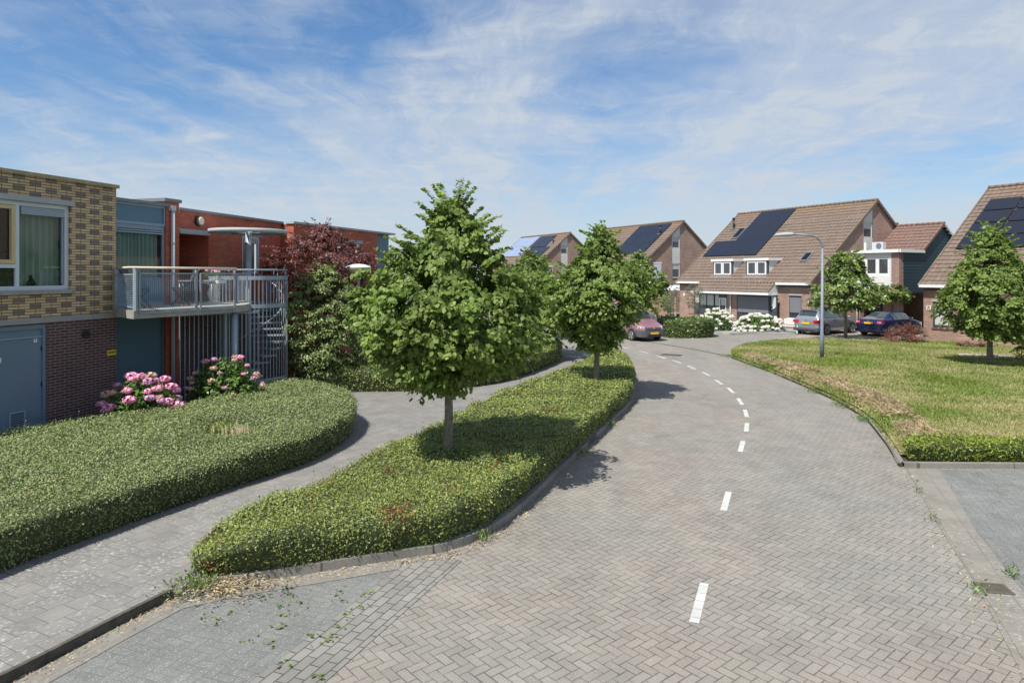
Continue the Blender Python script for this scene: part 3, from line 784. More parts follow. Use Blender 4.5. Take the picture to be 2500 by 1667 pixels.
kerb('kerb', [(x+.02, y-.02) for x, y in isl_right], 0.12, 0.112, label='weathered kerb round the long planting island')
kerb('kerb', [(x+.02, y-.012) for x, y in kerb_path], 0.05, 0.109, m='kerb_dark', label='kerb along the slab path by the parking bay')

# parking bay on the left, stretcher band, gutters
mb = MB(); mb.prism([(-5.4, 4.4), (-4.3, 6.63), (-3.75, 7.75), (-3.3, 7.92), (-2.2, 8.3), (-1.36, 8.7), (-2.35, 6.25), (-3.3, 3.9)], -0.02, 0.004, 'bay'); mb.build('parking_bay', kind='structure')
mb = MB(); mb.prism([(-1.36, 8.72), (-0.85, 8.9), (-0.65, 8.82), (-1.65, 6.3), (-2.7, 3.9), (-3.3, 3.9), (-2.35, 6.25)], -0.02, 0.008, 'band'); mb.build('paver_band', kind='structure')
mb = MB()
edge = [(-5.9, 3.4), (-5.3, 4.6), (-4.52, 6.15), (-4.16, 7.08), (-3.84, 7.76), (-3.5, 7.93), (-2.99, 8.17), (-2.3, 8.45), (-1.4, 8.82)]
inn = [(-5.62, 3.3), (-5.03, 4.47), (-4.25, 6.02), (-3.9, 6.95), (-3.64, 7.55), (-3.36, 7.72), (-2.88, 7.95), (-2.2, 8.22), (-1.42, 8.56)]
for a, b, c, d in zip(edge[:-1], edge[1:], inn[1:], inn[:-1]): mb.face([(*a, 0.010), (*d, 0.010), (*c, 0.010), (*b, 0.010)], 'gutter')
mb.build('gutter_strip', kind='structure')
rk = [(3.3, 3.0), (3.9, 4.4), (4.66, 6.19), (5.52, 8.1), (6.22, 9.9), (7.5, 13.0)]
rin = [(x+0.42, y-0.17) for x, y in rk[:-1]]+[(8.1, 12.95)]
mb = MB()
for a, b, c, d in zip(rk[:-1], rk[1:], rin[1:], rin[:-1]): mb.face([(*a, 0.010), (*d, 0.010), (*c, 0.010), (*b, 0.010)], 'gutter')
mb.build('gutter_strip', kind='structure')
mb = MB(); mb.prism(rin+[(16, 13.0), (16, 2.5)], -0.02, 0.004, 'bay'); mb.build('parking_bay', kind='structure')
mb = MB(); jl = smooth_line([Vector(p) for p in ((9.85, 30.3), (9.35, 32.2), (8.7, 34.3), (7.9, 36.4), (6.6, 39.0), (4.9, 41.8))], 2)
for a, b in zip(jl[:-1], jl[1:]): mb.face([(a.x, a.y, .006), (b.x, b.y, .006), (b.x+.13, b.y+.05, .006), (a.x+.13, a.y+.05, .006)], 'kerb_dark')
mb.build('gutter_strip', kind='structure', label='mossy joint line between the street and the side court')
# centre line dashes
dash = [((2.12+.16, 7.30), (2.47+.16, 8.19)), None]
G = lambda x, y, z=0.0: (((x-1250)/1667.)*(1667.*(EYE-z)/(y-670.)), 1667.*(EYE-z)/(y-670.))
cen = [(1708, 1469), (1773, 1223), (1811, 1089), (1823, 1043), (1821, 1009), (1807, 980), (1784, 953), (1755, 933), (1724, 913), (1688, 897), (1652, 883), (1614, 872), (1572, 860), (1524, 849)]
W = [Vector(G(*c)) for c in cen]
for i, c in enumerate(W):
    t = (W[min(i+1, len(W)-1)]-W[max(i-1, 0)]).normalized(); n_ = Vector((-t.y, t.x))
    mb = MB(); L, w = 0.5, 0.052
    k = 4
    q = [c+t*L*sx+n_*w*sy for sx, sy in ((-1, 1), (-1, -1), (1, -1), (1, 1))]
    mb.face([(p.x, p.y, 0.005) for p in q], 'white_paint')
    mb.build('road_marking', kind='structure', group='white centre line dashes along the curving street')

# ------------------------------------------------------------------ lawn on the right
lk = [(7.6, 13.25), (8.25, 14.8), (9.2, 17.5), (9.58, 19.9), (9.75, 22.4), (9.88, 25.6), (9.85, 28.5), (9.85, 30.2)]
lawn_poly = lk+[(10.1, 31.6), (10.9, 33.6), (12.2, 35.6), (13.9, 37.1), (15.6, 38.2), (18.8, 38.7), (21.3, 37.9), (22.9, 37.6), (28.2, 27.6), (34, 17), (36, 13.1), (14, 13.0)]
lp = resample(smooth_poly(lawn_poly, 1), 0.4)
if area2(lp) < 0: lp = lp[::-1]
mb = MB(); mb.prism([(7.45, 13.15)]+[(x-.14, y) for x, y in lk[1:]]+[(11.5, 31), (14, 13.15)], -.02, .055, 'soil'); mb.build('ground', kind='structure', label='bare soil at the foot of the lawn bank')
rngl = np.random.default_rng(11)
v2, f2, _o = fill(lp, 0.55, 0.5, rngl)
dd = seg_dist(v2, lp)
def lawn_h(x, y, d):
    t = min(1, max(0, (35.5-y)/11)); t = t*t*(3-2*t)
    Hh = 0.30*t if y > 24.5 or True else 0.3
    return 0.11+Hh*(1-math.exp(-d/0.45))+0.03*noise.noise(Vector((x*0.7, y*0.7, 0)))*min(1, d*2)
V = np.array([(x, y, lawn_h(x, y, d)) for (x, y), d in zip(v2, dd)])
T = [(f[0], f[j], f[j+1]) for f in f2 for j in range(1, len(f)-1)]
np_mesh('lawn', V, np.array(T).ravel(), 3, ['turf'], smooth=True, kind='structure', label='raised rough lawn with dry patches beside the street')
P, Nn = sample_tris(V, T, lambda c, n: 2200*np.clip((13/np.linalg.norm(c-np.array((0, 0, EYE)), axis=1))**1.7, 0.08, 1)*(c[:, 0] < 27), rngl)
dist = np.linalg.norm(P-np.array((0, 0, EYE)), axis=1)
up = unit(rngl.normal(size=P.shape)*0.55+np.array((0.1, 0, 1)))
leaves('grass', P+up*0.02, np.cross(up, rngl.normal(size=P.shape)), 0.055*np.clip(dist/14, 1, 2.2), 'grass', 'needle', rngl, along=up, kind='stuff', label='short patchy green and straw coloured grass on the raised lawn')
def lawn_z(x, y): return lawn_h(x, y, float(seg_dist(np.array([(x, y)]), lp)[0]))
kerb('kerb', [(7.46, 13.2)]+[(x-.12, y) for x, y in lk[1:3]], 0.12, 0.06, label='low kerb below the dry bank of the lawn', side=-1)
kerb('kerb', [(7.5, 13.05), (9.5, 12.98), (20, 12.9)], 0.12, 0.10, label='kerb between the parking bay and the yew hedge', side=1)
# dry bank
bank_l = smooth_line([Vector(p) for p in lk], 2); sp = []; 
rb = np.random.default_rng(21)
gp = []
def bank_pt(d, i, t):
    q = bank_l[i]*(1-t)+bank_l[i+1]*t
    return (q.x+d, q.y-0.15, 0.11+0.30*(1-math.exp(-max(0, d)/0.45))*min(1, max(0.1, (33-q.y)/9)))
for _ in range(30000):
    i = rb.integers(0, len(bank_l)-1); t = rb.random(); d = 0.18+0.6*rb.random(); q = bank_pt(d, i, t)
    if 14.1 < q[1] < 30 and noise.noise(Vector((q[0]*1.6, q[1]*0.6, 3))) > -0.30+0.35*rb.random(): sp.append((q[0], q[1], q[2]+.03+.05*rb.random()))
for _ in range(15000):
    i = rb.integers(0, len(bank_l)-1); t = rb.random(); d = -0.13+0.5*rb.random()**1.4; q = bank_pt(d, i, t)
    if q[1] > 14.2 and noise.noise(Vector((q[0]*1.1, q[1]*0.9, 8))) > -0.28: gp.append((q[0], q[1], (q[2] if d > 0 else 0.01)+0.06*rb.random()))
sp = np.array(sp); al = unit(rb.normal(size=sp.shape)*np.array((1, 1, 0.4))+np.array((-0.3, 0, 0.25)))
leaves('dry_grass', sp, np.cross(al, rb.normal(size=sp.shape)), np.full(len(sp), 0.19), 'straw', 'blade', rb, along=al, kind='stuff', label='tangle of dry straw on the kerbside bank of the lawn')
gp = np.array(gp); al = unit(rb.normal(size=gp.shape)+np.array((0, 0, 1.0)))
leaves('verge_grass', gp, np.cross(al, rb.normal(size=gp.shape)), np.full(len(gp), 0.11), 'grass', 'needle', rb, along=al, kind='stuff', label='ragged green and yellow grass hanging over the kerb of the bend')
# far front gardens, drive
mb = MB(); mb.prism([(12.5, 36.6), (15.7, 38.4), (18.8, 38.9), (21.4, 38.1), (23.1, 37.9), (30, 41.6), (29, 50), (20, 46), (17.3, 41.2)], -0.02, 0.006, 'drive'); mb.build('driveway', kind='structure')
mb = MB(); mb.prism([(11.6, 44.8), (13.3, 41.9), (18.2, 42.6), (19.4, 44.6), (13.6, 56)], -0.02, 0.05, 'gravel'); mb.build('gravel_bed', kind='structure')
mb = MB()
for a, b in (((11.3, 43.9), (13.3, 41.6)), ((13.3, 41.6), (17.2, 43.4))): mb.obox((*a, 0.06), (*b, 0.06), 0.12, 0.16, 'conc')
mb.build('kerb', kind='structure', label='dark edging round the white hydrangea bed')
mb = MB()
for x, y, s_, r_ in ((18.9, 27.9, 0.75, 0.3), (19.9, 27.2, 0.8, 0.1), (19.6, 25.9, 0.55, 0.6), (20.7, 26.3, 0.7, 0.2)):
    z = lawn_z(x, y)+0.02
    mb.prism([(x+s_*math.cos(r_+k*PI/2), y+s_*math.sin(r_+k*PI/2)) for k in range(4)], z-0.1, z+0.02, 'sand')
mb.build('garden_paving', kind='structure')

# ------------------------------------------------------------------ wall helper: frame T(u, d, z): u along, d inwards
def holes_wall(mb, T, u0, u1, z0, z1, holes, m, depth=0.12, mrev=None, slope=None):
    us = sorted(set([u0, u1]+[min(max(v, u0), u1) for h_ in holes for v in h_[:2]])); zs = sorted(set([z0, z1]+[min(max(v, z0), z1) for h_ in holes for v in h_[2:4]]))
    for a, b in zip(us[:-1], us[1:]):
        for c, d in zip(zs[:-1], zs[1:]):
            mu, mz = (a+b)/2, (c+d)/2
            if any(h_[0] < mu < h_[1] and h_[2] < mz < h_[3] for h_ in holes): continue
            mb.face([T(a, 0, c), T(b, 0, c), T(b, 0, d), T(a, 0, d)], m)
    for a, b, c, d in [h_[:4] for h_ in holes]:
        r = mrev or m
        mb.face([T(a, 0, c), T(a, 0, d), T(a, depth, d), T(a, depth, c)], r); mb.face([T(b, 0, d), T(b, 0, c), T(b, depth, c), T(b, depth, d)], r)
        mb.face([T(a, 0, d), T(b, 0, d), T(b, depth, d), T(a, depth, d)], r); mb.face([T(b, 0, c), T(a, 0, c), T(a, depth, c), T(b, depth, c)], r)
def fbox(mb, T, u0, u1, d0, d1, z0, z1, m): mb.box(u0, u1, d0, d1, z0, z1, m, T=T)
def window(parent, T, u0, u1, z0, z1, d, fm, fw=0.06, mull=(), trans=(), glass='dglass', depth=0.06, name='window', pane=True, label=None):
    mb = MB()
    fbox(mb, T, u0, u0+fw, d, d+depth, z0, z1, fm); fbox(mb, T, u1-fw, u1, d, d+depth, z0, z1, fm)
    fbox(mb, T, u0+fw, u1-fw, d, d+depth, z1-fw, z1, fm); fbox(mb, T, u0+fw, u1-fw, d, d+depth, z0, z0+fw, fm)
    for u in mull: fbox(mb, T, u-fw*.45, u+fw*.45, d+.003, d+depth-.003, z0+fw, z1-fw, fm)
    for z in trans: fbox(mb, T, u0+fw, u1-fw, d+.006, d+depth-.006, z-fw*.4, z+fw*.4, fm)
    f = mb.build(name, parent=parent)
    if label: f['label'] = label
    if pane:
        mg = MB(); mg.face([T(u0+fw*.5, d+depth*.6, z0+fw*.5), T(u1-fw*.5, d+depth*.6, z0+fw*.5), T(u1-fw*.5, d+depth*.6, z1-fw*.5), T(u0+fw*.5, d+depth*.6, z1-fw*.5)], glass)
        mg.build('pane', parent=f)
    return f
def curtains(parent, T, u0, u1, z0, z1, d, m='curtain', period=0.13, amp=0.05, name='curtain'):
    mb = MB(); n = int((u1-u0)/0.02)
    ps = [(u0+(u1-u0)*i/n, d+amp*math.sin(2*PI*(u0+(u1-u0)*i/n)/period+1.3*math.sin(i*0.11))) for i in range(n+1)]
    for (a, da), (b, db) in zip(ps[:-1], ps[1:]): mb.face([T(a, da, z0), T(b, db, z0), T(b, db, z1), T(a, da, z1)], m, True)
    return mb.build(name, parent=parent)

# ------------------------------------------------------------------ left apartment block
LB = empty('apartment_building', (-9.31, 16.06, 0), math.atan2(0.9594, 0.282), 'flat roofed block with yellow banded upper floor, purple brick base and blue balcony bay', 'building')
# local: x along facade (away from the camera), y inwards
F = lambda u, d, z: (u, d, z)
def wpt(X, Y):  # world to LB local
    dx_, dy_ = X+9.31, Y-16.06
    return (dx_*0.282+dy_*0.9594, -dx_*0.9594+dy_*0.282)
mb = MB()
holes_wall(mb, F, -9.0, 0.0, 2.80, 5.72, [(-4.3, -1.2, 3.37, 5.19)], 'yellow', 0.14, 'yellow')
mb.face([(0, 0, 2.8), (0, 0.75, 2.8), (0, 0.75, 5.72), (0, 0, 5.72)], 'yellow')
mb.face([(0, 0.75, 5.2), (0, 8, 5.2), (0, 8, 5.72), (0, 0.75, 5.72)], 'yellow')
mb.face([(-9, 0, 5.70), (0, 0, 5.70), (0, 8, 5.70), (-9, 8, 5.70)], 'conc')
mb.build('upper_wall', parent=LB)
mb = MB(); mb.box(-9, 0.05, -0.05, 0.3, 5.721, 5.80, 'cap'); mb.box(-0.3, 0.05, 0.3, 8, 5.721, 5.80, 'cap'); mb.build('roof_edge', parent=LB)
mb = MB(); mb.box(-9, 0.03, -0.03, 0.5, 2.69, 2.80, 'band_c'); mb.build('concrete_band', parent=LB)
mb = MB(); holes_wall(mb, F, -9, 0, -0.05, 2.69, [(-3.6, -1.75, -0.05, 2.66)], 'purple', 0.12, 'purple')
mb.face([(0, 0, -0.05), (0, 0.75, -0.05), (0, 0.75, 2.69), (0, 0, 2.69)], 'purple'); mb.build('lower_wall', parent=LB)
mb = MB(); mb.box(-4.4, -1.13, -0.04, 0.10, 5.19, 5.30, 'lintel'); mb.build('lintel', parent=LB)
mb = MB(); mb.box(-4.4, -1.12, -0.055, 0.13, 3.29, 3.37, 'conc'); mb.build('sill', parent=LB)
# big window
wf = window(LB, F, -4.3, -1.2, 3.37, 5.19, 0.05, 'whiteframe', 0.09, mull=(-2.34,), glass='glass', depth=0.07, label='wide pale framed window with green curtain and tan sash')
mb = MB(); fbox(mb, F, -4.2, -2.385, 0.045, 0.125, 3.83, 3.91, 'whiteframe'); mb.build('transom', parent=wf)
mb = MB(); U0, U1, Z0, Z1 = -3.9, -2.40, 3.92, 5.09; w_ = 0.075
for q in ((U0, U0+w_, Z0, Z1), (U1-w_, U1, Z0, Z1), (U0+w_, U1-w_, Z1-w_, Z1), (U0+w_, U1-w_, Z0, Z0+w_)): fbox(mb, F, q[0], q[1], 0.03, 0.10, q[2], q[3], 'tan')
mb.build('sash', parent=wf)
mb = MB(); fbox(mb, F, -2.27, -1.30, 0.035, 0.12, 4.93, 5.09, 'galvp'); fbox(mb, F, -1.345, -1.315, 0.06, 0.11, 3.5, 4.93, 'galvp'); mb.build('sunblind_box', parent=wf)
mb = MB(); mb.face([F(-2.27, .14, 5.1), F(-4.2, .14, 5.1), F(-4.2, .14, 3.4), F(-2.27, .14, 3.4)][::-1], 'dglass'); mb.build('dark_glazing', parent=wf)
cu = curtains(LB, F, -2.27, -1.3, 3.45, 5.1, 0.26)
mb = MB(); mb.box(-4.2, -1.3, 0.9, 0.92, 3.3, 5.2, 'room'); mb.box(-4.2, -1.3, 0.14, 0.9, 3.32, 3.36, 'room'); mb.box(-1.3, -1.28, .14, .92, 3.3, 5.2, 'room'); mb.box(-4.22, -1.28, .14, .92, 5.2, 5.22, 'room'); mb.build('room', parent=LB)
# window ornament: small monkey figure
mb = MB(); bx_, bz = -1.93, 3.46
for p_, r_ in (([(bx_, .17, bz), (bx_+.01, .17, bz+.08), (bx_-.03, .17, bz+.16)], [.055, .05, .03]), ([(bx_-.03, .17, bz+.16), (bx_-.045, .17, bz+.205), (bx_-.05, .17, bz+.225)], [.025, .034, .018]), ([(bx_-.03, .17, bz+.13), (bx_-.09, .17, bz+.08), (bx_-.10, .17, bz+.01)], [.018, .014, .012]), ([(bx_+.03, .17, bz+.02), (bx_-.05, .17, bz+.03), (bx_-.11, .17, bz)], [.024, .02, .014])): mb.tube(p_, r_, 'black', 8)
mb.build('figurine', label='small dark seated figurine on the sill behind the glass', cat='figurine').matrix_world = LB.matrix_basis
fg = bpy.data.objects['figurine']; fg.location = LB.location; fg.rotation_euler = LB.rotation_euler
# ground floor door
mb = MB()
fbox(mb, F, -1.82, -1.75, 0.02, 0.1, -0.05, 2.66, 'bluegrey'); fbox(mb, F, -3.6, -1.82, 0.02, 0.1, 2.57, 2.66, 'bluegrey'); fbox(mb, F, -3.6, -3.53, 0.02, 0.1, -0.05, 2.57, 'bluegrey')
fbox(mb, F, -3.53, -1.82, 0.03, 0.1, 2.39, 2.42, 'blueframe'); fbox(mb, F, -3.53, -1.82, 0.06, 0.1, 2.42, 2.57, 'bluegrey')
df = mb.build('door_frame', parent=LB)
mb = MB(); fbox(mb, F, -3.53, -1.82, 0.055, 0.1, -0.05, 2.39, 'bluegrey')
for z in (0.5, 1.35, 2.1): fbox(mb, F, -1.835, -1.815, 0.03, 0.06, z, z+0.1, 'black')
dr = mb.build('door', parent=LB, label='wide blue-grey door with louvred vent')
mb = MB(); a, b, c, d = -2.52, -2.18, 0.58, 0.92
for q in ((a, b, c, c+.03), (a, b, d-.03, d), (a, a+.03, c+.03, d-.03), (b-.03, b, c+.03, d-.03)): fbox(mb, F, q[0], q[1], 0.03, 0.056, q[2], q[3], 'blueframe')
fbox(mb, F, a+.03, b-.03, 0.050, 0.056, c+.03, d-.03, 'dark')
for i in range(7): fbox(mb, F, a+.03, b-.03, 0.036, 0.05, c+.045+i*.037, c+.06+i*.037, 'blueframe')
mb.build('vent', parent=dr)
mb = MB(); fbox(mb, F, -1.99, -1.92, 0.050, 0.056, 2.29, 2.37, 'white'); fbox(mb, F, -1.975, -1.945, 0.048, 0.050, 2.34, 2.36, 'black'); mb.build('sticker', parent=dr)
mb = MB(); fbox(mb, F, -2.80, -2.665, 0.050, 0.056, 1.95, 2.05, 'white'); mb.build('sticker', parent=dr)
mb = MB(); mb.tube([(-0.825, -0.04, 2.37), (-0.825, 0.02, 2.37)], 0.095, 'black', 16); mb.tube([(-0.825, -0.055, 2.37), (-0.825, -0.03, 2.37)], 0.06, 'dark', 16); mb.build('wall_vent', parent=LB)
mb = MB(); fbox(mb, F, -0.265, -0.02, -0.022, -0.004, 1.82, 1.94, 'ysign'); sg = mb.build('wall_sign', parent=LB)
mb = MB()
for i in range(9): fbox(mb, F, -0.245+i*0.0235, -0.232+i*0.0235+(0.004 if i % 3 else 0), -0.025, -0.0225, 1.87, 1.905, 'black')
mb.build('lettering', parent=sg)
# blue bay (recessed by .6 m)
b0 = wpt(-9.79, 16.9); b1 = wpt(-9.34, 18.4)
D = b0[1]; u0, u1 = 0.0, b1[0]
mb = MB()
fbox(mb, F, u0, u1, D, D+.1, 5.05, 5.52, 'steelblue'); fbox(mb, F, u0, u1, D-.03, D+.1, 4.98, 5.05, 'blueframe'); fbox(mb, F, u0, u1, D-.03, D, 5.46, 5.52, 'blueframe')
for u in (u0+.55*0, u0+.14, u1-.08): fbox(mb, F, u, u+.05, D-.032, D, 5.05, 5.46, 'blueframe')
mb.build('bay_panel', parent=LB, label='blue panel above the balcony window')
mb = MB(); fbox(mb, F, u0-.02, u1+.05, D-.10, D+.6, 5.521, 5.60, 'lead'); fbox(mb, F, u0, u1+.3, D+.6, D+7, 5.3, 5.5, 'lead'); mb.build('bay_roof', parent=LB)
mb = MB(); fbox(mb, F, u0, u0+.10, D-.06, D+.05, 2.9, 4.98, 'white'); mb.build('corner_board', parent=LB)
bw = window(LB, F, u0+.14, u1-.02, 2.9, 4.98, D, 'blueframe', 0.075, glass='glass', trans=(), label='tall balcony window with curtains')
mb = MB()
for i in range(3): fbox(mb, F, u0+.2, u1-.08, D-.03, D+.04, 4.87-i*.055, 4.905-i*.055, 'blueframe')
mb.build('louvre_head', parent=bw); mb = MB(); fbox(mb, F, u0+.215, u1-.095, D+.01, D+.05, 2.98, 3.62, 'steelblue'); mb.build('lower_panel', parent=bw)
curtains(LB, F, u0+.2, u1-.1, 3.0, 4.95, D+.17, period=.13)
mb = MB(); mb.box(u0, u1, D+.6, D+.62, 2.8, 5.1, 'room'); mb.build('room', parent=LB)
# ground floor of the bay
mb = MB(); fbox(mb, F, u0, u1, D+.06, D+.1, -0.05, 2.75, 'steelblue')
for u in (u0, u0+.52, u0+.62, u1-.08): fbox(mb, F, u, u+.06, D+.01, D+.059, -0.05, 2.75, 'bluegrey')
mb.build('storage_door', parent=LB)
# brick pier and rainwater pipe
q0 = wpt(-9.30, 18.35); q1 = wpt(-9.17, 18.8)
mb = MB(); fbox(mb, F, q0[0], q1[0], q0[1], q0[1]+1.2, 0.0, 5.66, 'red'); fbox(mb, F, q0[0]-.004, q1[0]+.003, q0[1]-.003, q0[1]+1.2, -0.05, 0.75, 'purple'); mb.build('brick_pier', parent=LB)
mb = MB(); fbox(mb, F, q0[0]-.08, q1[0]+.05, q0[1]-.05, q0[1]+1.25, 5.661, 5.75, 'lead'); mb.build('pier_coping', parent=LB)
pu, pd = q0[0]+.17, q0[1]-.07
mb = MB(); mb.tube([(pu, pd, 0), (pu, pd, 5.42)], 0.05, 'pipe', 12); mb.tube([(pu, pd, 4.5), (pu, pd, 4.56)], 0.057, 'pipe', 12); mb.box(pu-.09, pu+.06, pd-.05, pd+.06, 5.42, 5.56, 'pipe'); mb.build('rain_pipe', parent=LB)

# ------------------------------------------------------------------ red brick wings
def seg_frame(A, B):
    A = Vector(A); B = Vector(B); d = (B-A).normalized()
    return (A.x, A.y, 0), math.atan2(d.y, d.x), (B-A).length
loc_, rz_, L1 = seg_frame((-9.45, 19.4), (-8.32, 24.6))
RW = empty('apartment_building', loc_, rz_, 'red brick wing with dark porch and round wall lamp behind the spiral stair', 'building')
mb = MB()
holes = [(0.0, 1.28, 2.9, 4.88), (2.99, 4.0, 3.72, 4.98)]
holes_wall(mb, F, 0, L1, 2.72, 5.52, holes, 'red', 0.14); holes_wall(mb, F, 0, L1, -.05, 2.72, [], 'purple')
# deep porch
mb.face([F(0, .14, 2.9), F(0, 1.5, 2.9), F(0, 1.5, 4.88), F(0, .14, 4.88)], 'red'); mb.face([F(1.28, 1.5, 2.9), F(1.28, .14, 2.9), F(1.28, .14, 4.88), F(1.28, 1.5, 4.88)], 'red')
mb.face([F(0, 1.5, 2.9), F(1.28, 1.5, 2.9), F(1.28, 1.5, 4.88), F(0, 1.5, 4.88)], 'room'); mb.face([F(0, .14, 4.88), F(1.28, .14, 4.88), F(1.28, 1.5, 4.88), F(0, 1.5, 4.88)], 'red')
mb.face([F(0, .14, 2.9), F(1.28, .14, 2.9), F(1.28, 1.5, 2.9), F(0, 1.5, 2.9)], 'conc')
mb.face([F(L1, 0, -.05), F(L1, 1, -.05), F(L1, 1, 5.52), F(L1, 0, 5.52)], 'red')
mb.build('wall', parent=RW)
mb = MB(); fbox(mb, F, -0.05, L1+.1, -.05, .3, 5.521, 5.60, 'lead'); fbox(mb, F, 0, L1, .3, 9, 5.40, 5.5, 'lead'); mb.build('roof_edge', parent=RW)
mb = MB(); fbox(mb, F, 0.0, 1.33, -.025, .1, 4.87, 5.01, 'lintel'); mb.build('lintel', parent=RW)
window(RW, F, 2.99, 4.0, 3.72, 4.98, 0.03, 'whiteframe', 0.08, glass='glass')
mb = MB(); fbox(mb, F, 3.08, 3.92, 0.02, 0.1, 4.72, 4.88, 'galvp'); fbox(mb, F, 2.9, 4.1, -.03, .02, 4.985, 5.04, 'lintel'); mb.build('sunblind_box', parent=RW)
curtains(RW, F, 3.05, 3.95, 3.7, 5.0, .2); mb = MB(); mb.box(3, 4, .6, .62, 3.7, 5, 'room'); mb.build('room', parent=RW)
mb = MB(); mb.tube([(0.77, -.02, 5.27), (0.77, -.09, 5.27)], .15, 'frame_d', 20); mb.build('wall_lamp', parent=RW)
mb = MB(); mb.tube([(0.77, -.09, 5.27), (0.77, -.14, 5.27), (0.77, -.16, 5.27)], [.125, .12, .09], 'cream', 20); mb.build('lamp_glass', parent=bpy.data.objects['wall_lamp'])
loc_, rz_, L2 = seg_frame((-7.84, 24.5), (-5.96, 30.2))
RX = empty('apartment_building', loc_, rz_, 'far red brick wing with a pale framed window behind the purple tree', 'building')
mb = MB(); holes_wall(mb, F, 0, L2, -0.05, 5.52, [(2.93, 4.62, 3.65, 4.98)], 'red', 0.14)
mb.face([F(0, 0, -.05), F(0, 0, 5.52), F(0, 1.2, 5.52), F(0, 1.2, -.05)][::-1], 'red')
mb.build('wall', parent=RX)
mb = MB(); fbox(mb, F, -.05, L2+1.6, -.05, .3, 5.521, 5.60, 'lintel'); fbox(mb, F, 0, L2+1.5, .3, 8, 5.4, 5.5, 'lead'); mb.build('roof_edge', parent=RX)
mb = MB(); fbox(mb, F, L2, L2+1.5, .25, .4, -.05, 5.52, 'steelblue'); mb.build('blue_bay', parent=RX)
mb = MB(); fbox(mb, F, 2.85, 4.72, -.03, .1, 4.985, 5.12, 'lintel'); mb.build('lintel', parent=RX)
window(RX, F, 2.93, 4.62, 3.65, 4.98, 0.04, 'whiteframe', 0.08, mull=(3.4,), glass='glass')
curtains(RX, F, 4.1, 4.5, 3.6, 4.95, .3); mb = MB(); mb.box(2.9, 4.65, .7, .72, 3.6, 5, 'room'); mb.build('room', parent=RX)

# ------------------------------------------------------------------ balcony, gallery, spiral stair
BL = empty('balcony', (-8.31, 15.0, 0), label='concrete balcony with grey mesh railing panels and pale timber handrail', cat='balcony')
slab = [(-9.36, 15.98), (-8.31, 15.0), (-7.01, 17.9), (-7.25, 18.9), (-8.75, 22.0), (-9.5, 19.4), (-9.42, 18.4), (-9.85, 16.85)]
mb = MB(); mb.prism(slab, 2.72, 2.90, 'conc', bottom=True); mb.build('slab', parent=BL, world=True)
corner = Vector((-8.31, 15.0)); Lw = Vector((-9.33, 15.95)); dR = (Vector((-7.01, 17.9))-corner).normalized(); 
inn_ = Vector((-dR.y, dR.x))  # inward (towards building)
def mesh_panel(A, B, z0, z1, step=0.05):
    A = Vector(A); B = Vector(B); L = (B-A).length; d = (B-A)/L
    mb = MB()
    for z in (z0, z1): mb.obox((A.x, A.y, z), (B.x, B.y, z), 0.03, 0.035, 'galv')
    for p in (A, B): mb.obox((p.x, p.y, z0), (p.x, p.y, z1), 0.035, 0.035, 'galv', up=(d.x, d.y, 0))
    fr = mb.build('railing_panel', parent=BL, world=True)
    mb = MB(); n = int(L/step)
    for i in range(1, n): p = A+d*(L*i/n); mb.obox((p.x, p.y, z0), (p.x, p.y, z1), 0.006, 0.006, 'galv', up=(d.x, d.y, 0))
    n = int((z1-z0)/step)
    for i in range(1, n): z = z0+(z1-z0)*i/n; mb.obox((A.x, A.y, z), (B.x, B.y, z), 0.006, 0.006, 'galv')
    m_ = mb.build('wire_mesh', parent=fr); m_.location = -Vector(BL.location)
    return fr
ld = (corner-Lw).normalized(); li = Vector((-ld.y, ld.x))
A0 = Lw+ld*0.07+li*0.05; B0 = corner-ld*0.08+li*0.05
mesh_panel(A0, B0, 2.97, 3.70)
front = [(0.12, 1.62), (1.76, 2.83)]
for a, b in front: mesh_panel(corner+dR*a+inn_*0.0-inn_*0.02, corner+dR*b-inn_*0.02, 2.84, 3.72)
mesh_panel(corner+dR*2.93+inn_*0.02, Vector((-7.12, 18.35)), 2.97, 3.72)
mb = MB()
for p in (A0-ld*.03, B0+ld*.06, corner+dR*0.05+inn_*.04, corner+dR*1.69+inn_*.04, corner+dR*2.88+inn_*.04):
    mb = MB(); mb.obox((p.x, p.y, 2.9), (p.x, p.y, 3.80), 0.05, 0.05, 'galvp', up=(dR.x, dR.y, 0))
    mb.obox((p.x, p.y, 3.70), (p.x+inn_.x*.06, p.y+inn_.y*.06, 3.84), 0.03, 0.03, 'galvp')
    mb.build('railing_post', parent=BL, world=True)
mb = MB(); c2 = corner+inn_*.1; e2 = corner+dR*3.0+inn_*.1; a2 = Lw+li*.1
mb.tube([(a2.x, a2.y, 3.85), (c2.x-ld.x*.02, c2.y, 3.85), (e2.x, e2.y, 3.85)], 0.028, 'rail', 8); mb.build('handrail', parent=BL, world=True)
mb = MB(); mb.tube([(-7.22, 17.75, 0), (-7.22, 17.75, 2.72)], 0.07, 'galvp', 16); mb.build('column', parent=BL, world=True)

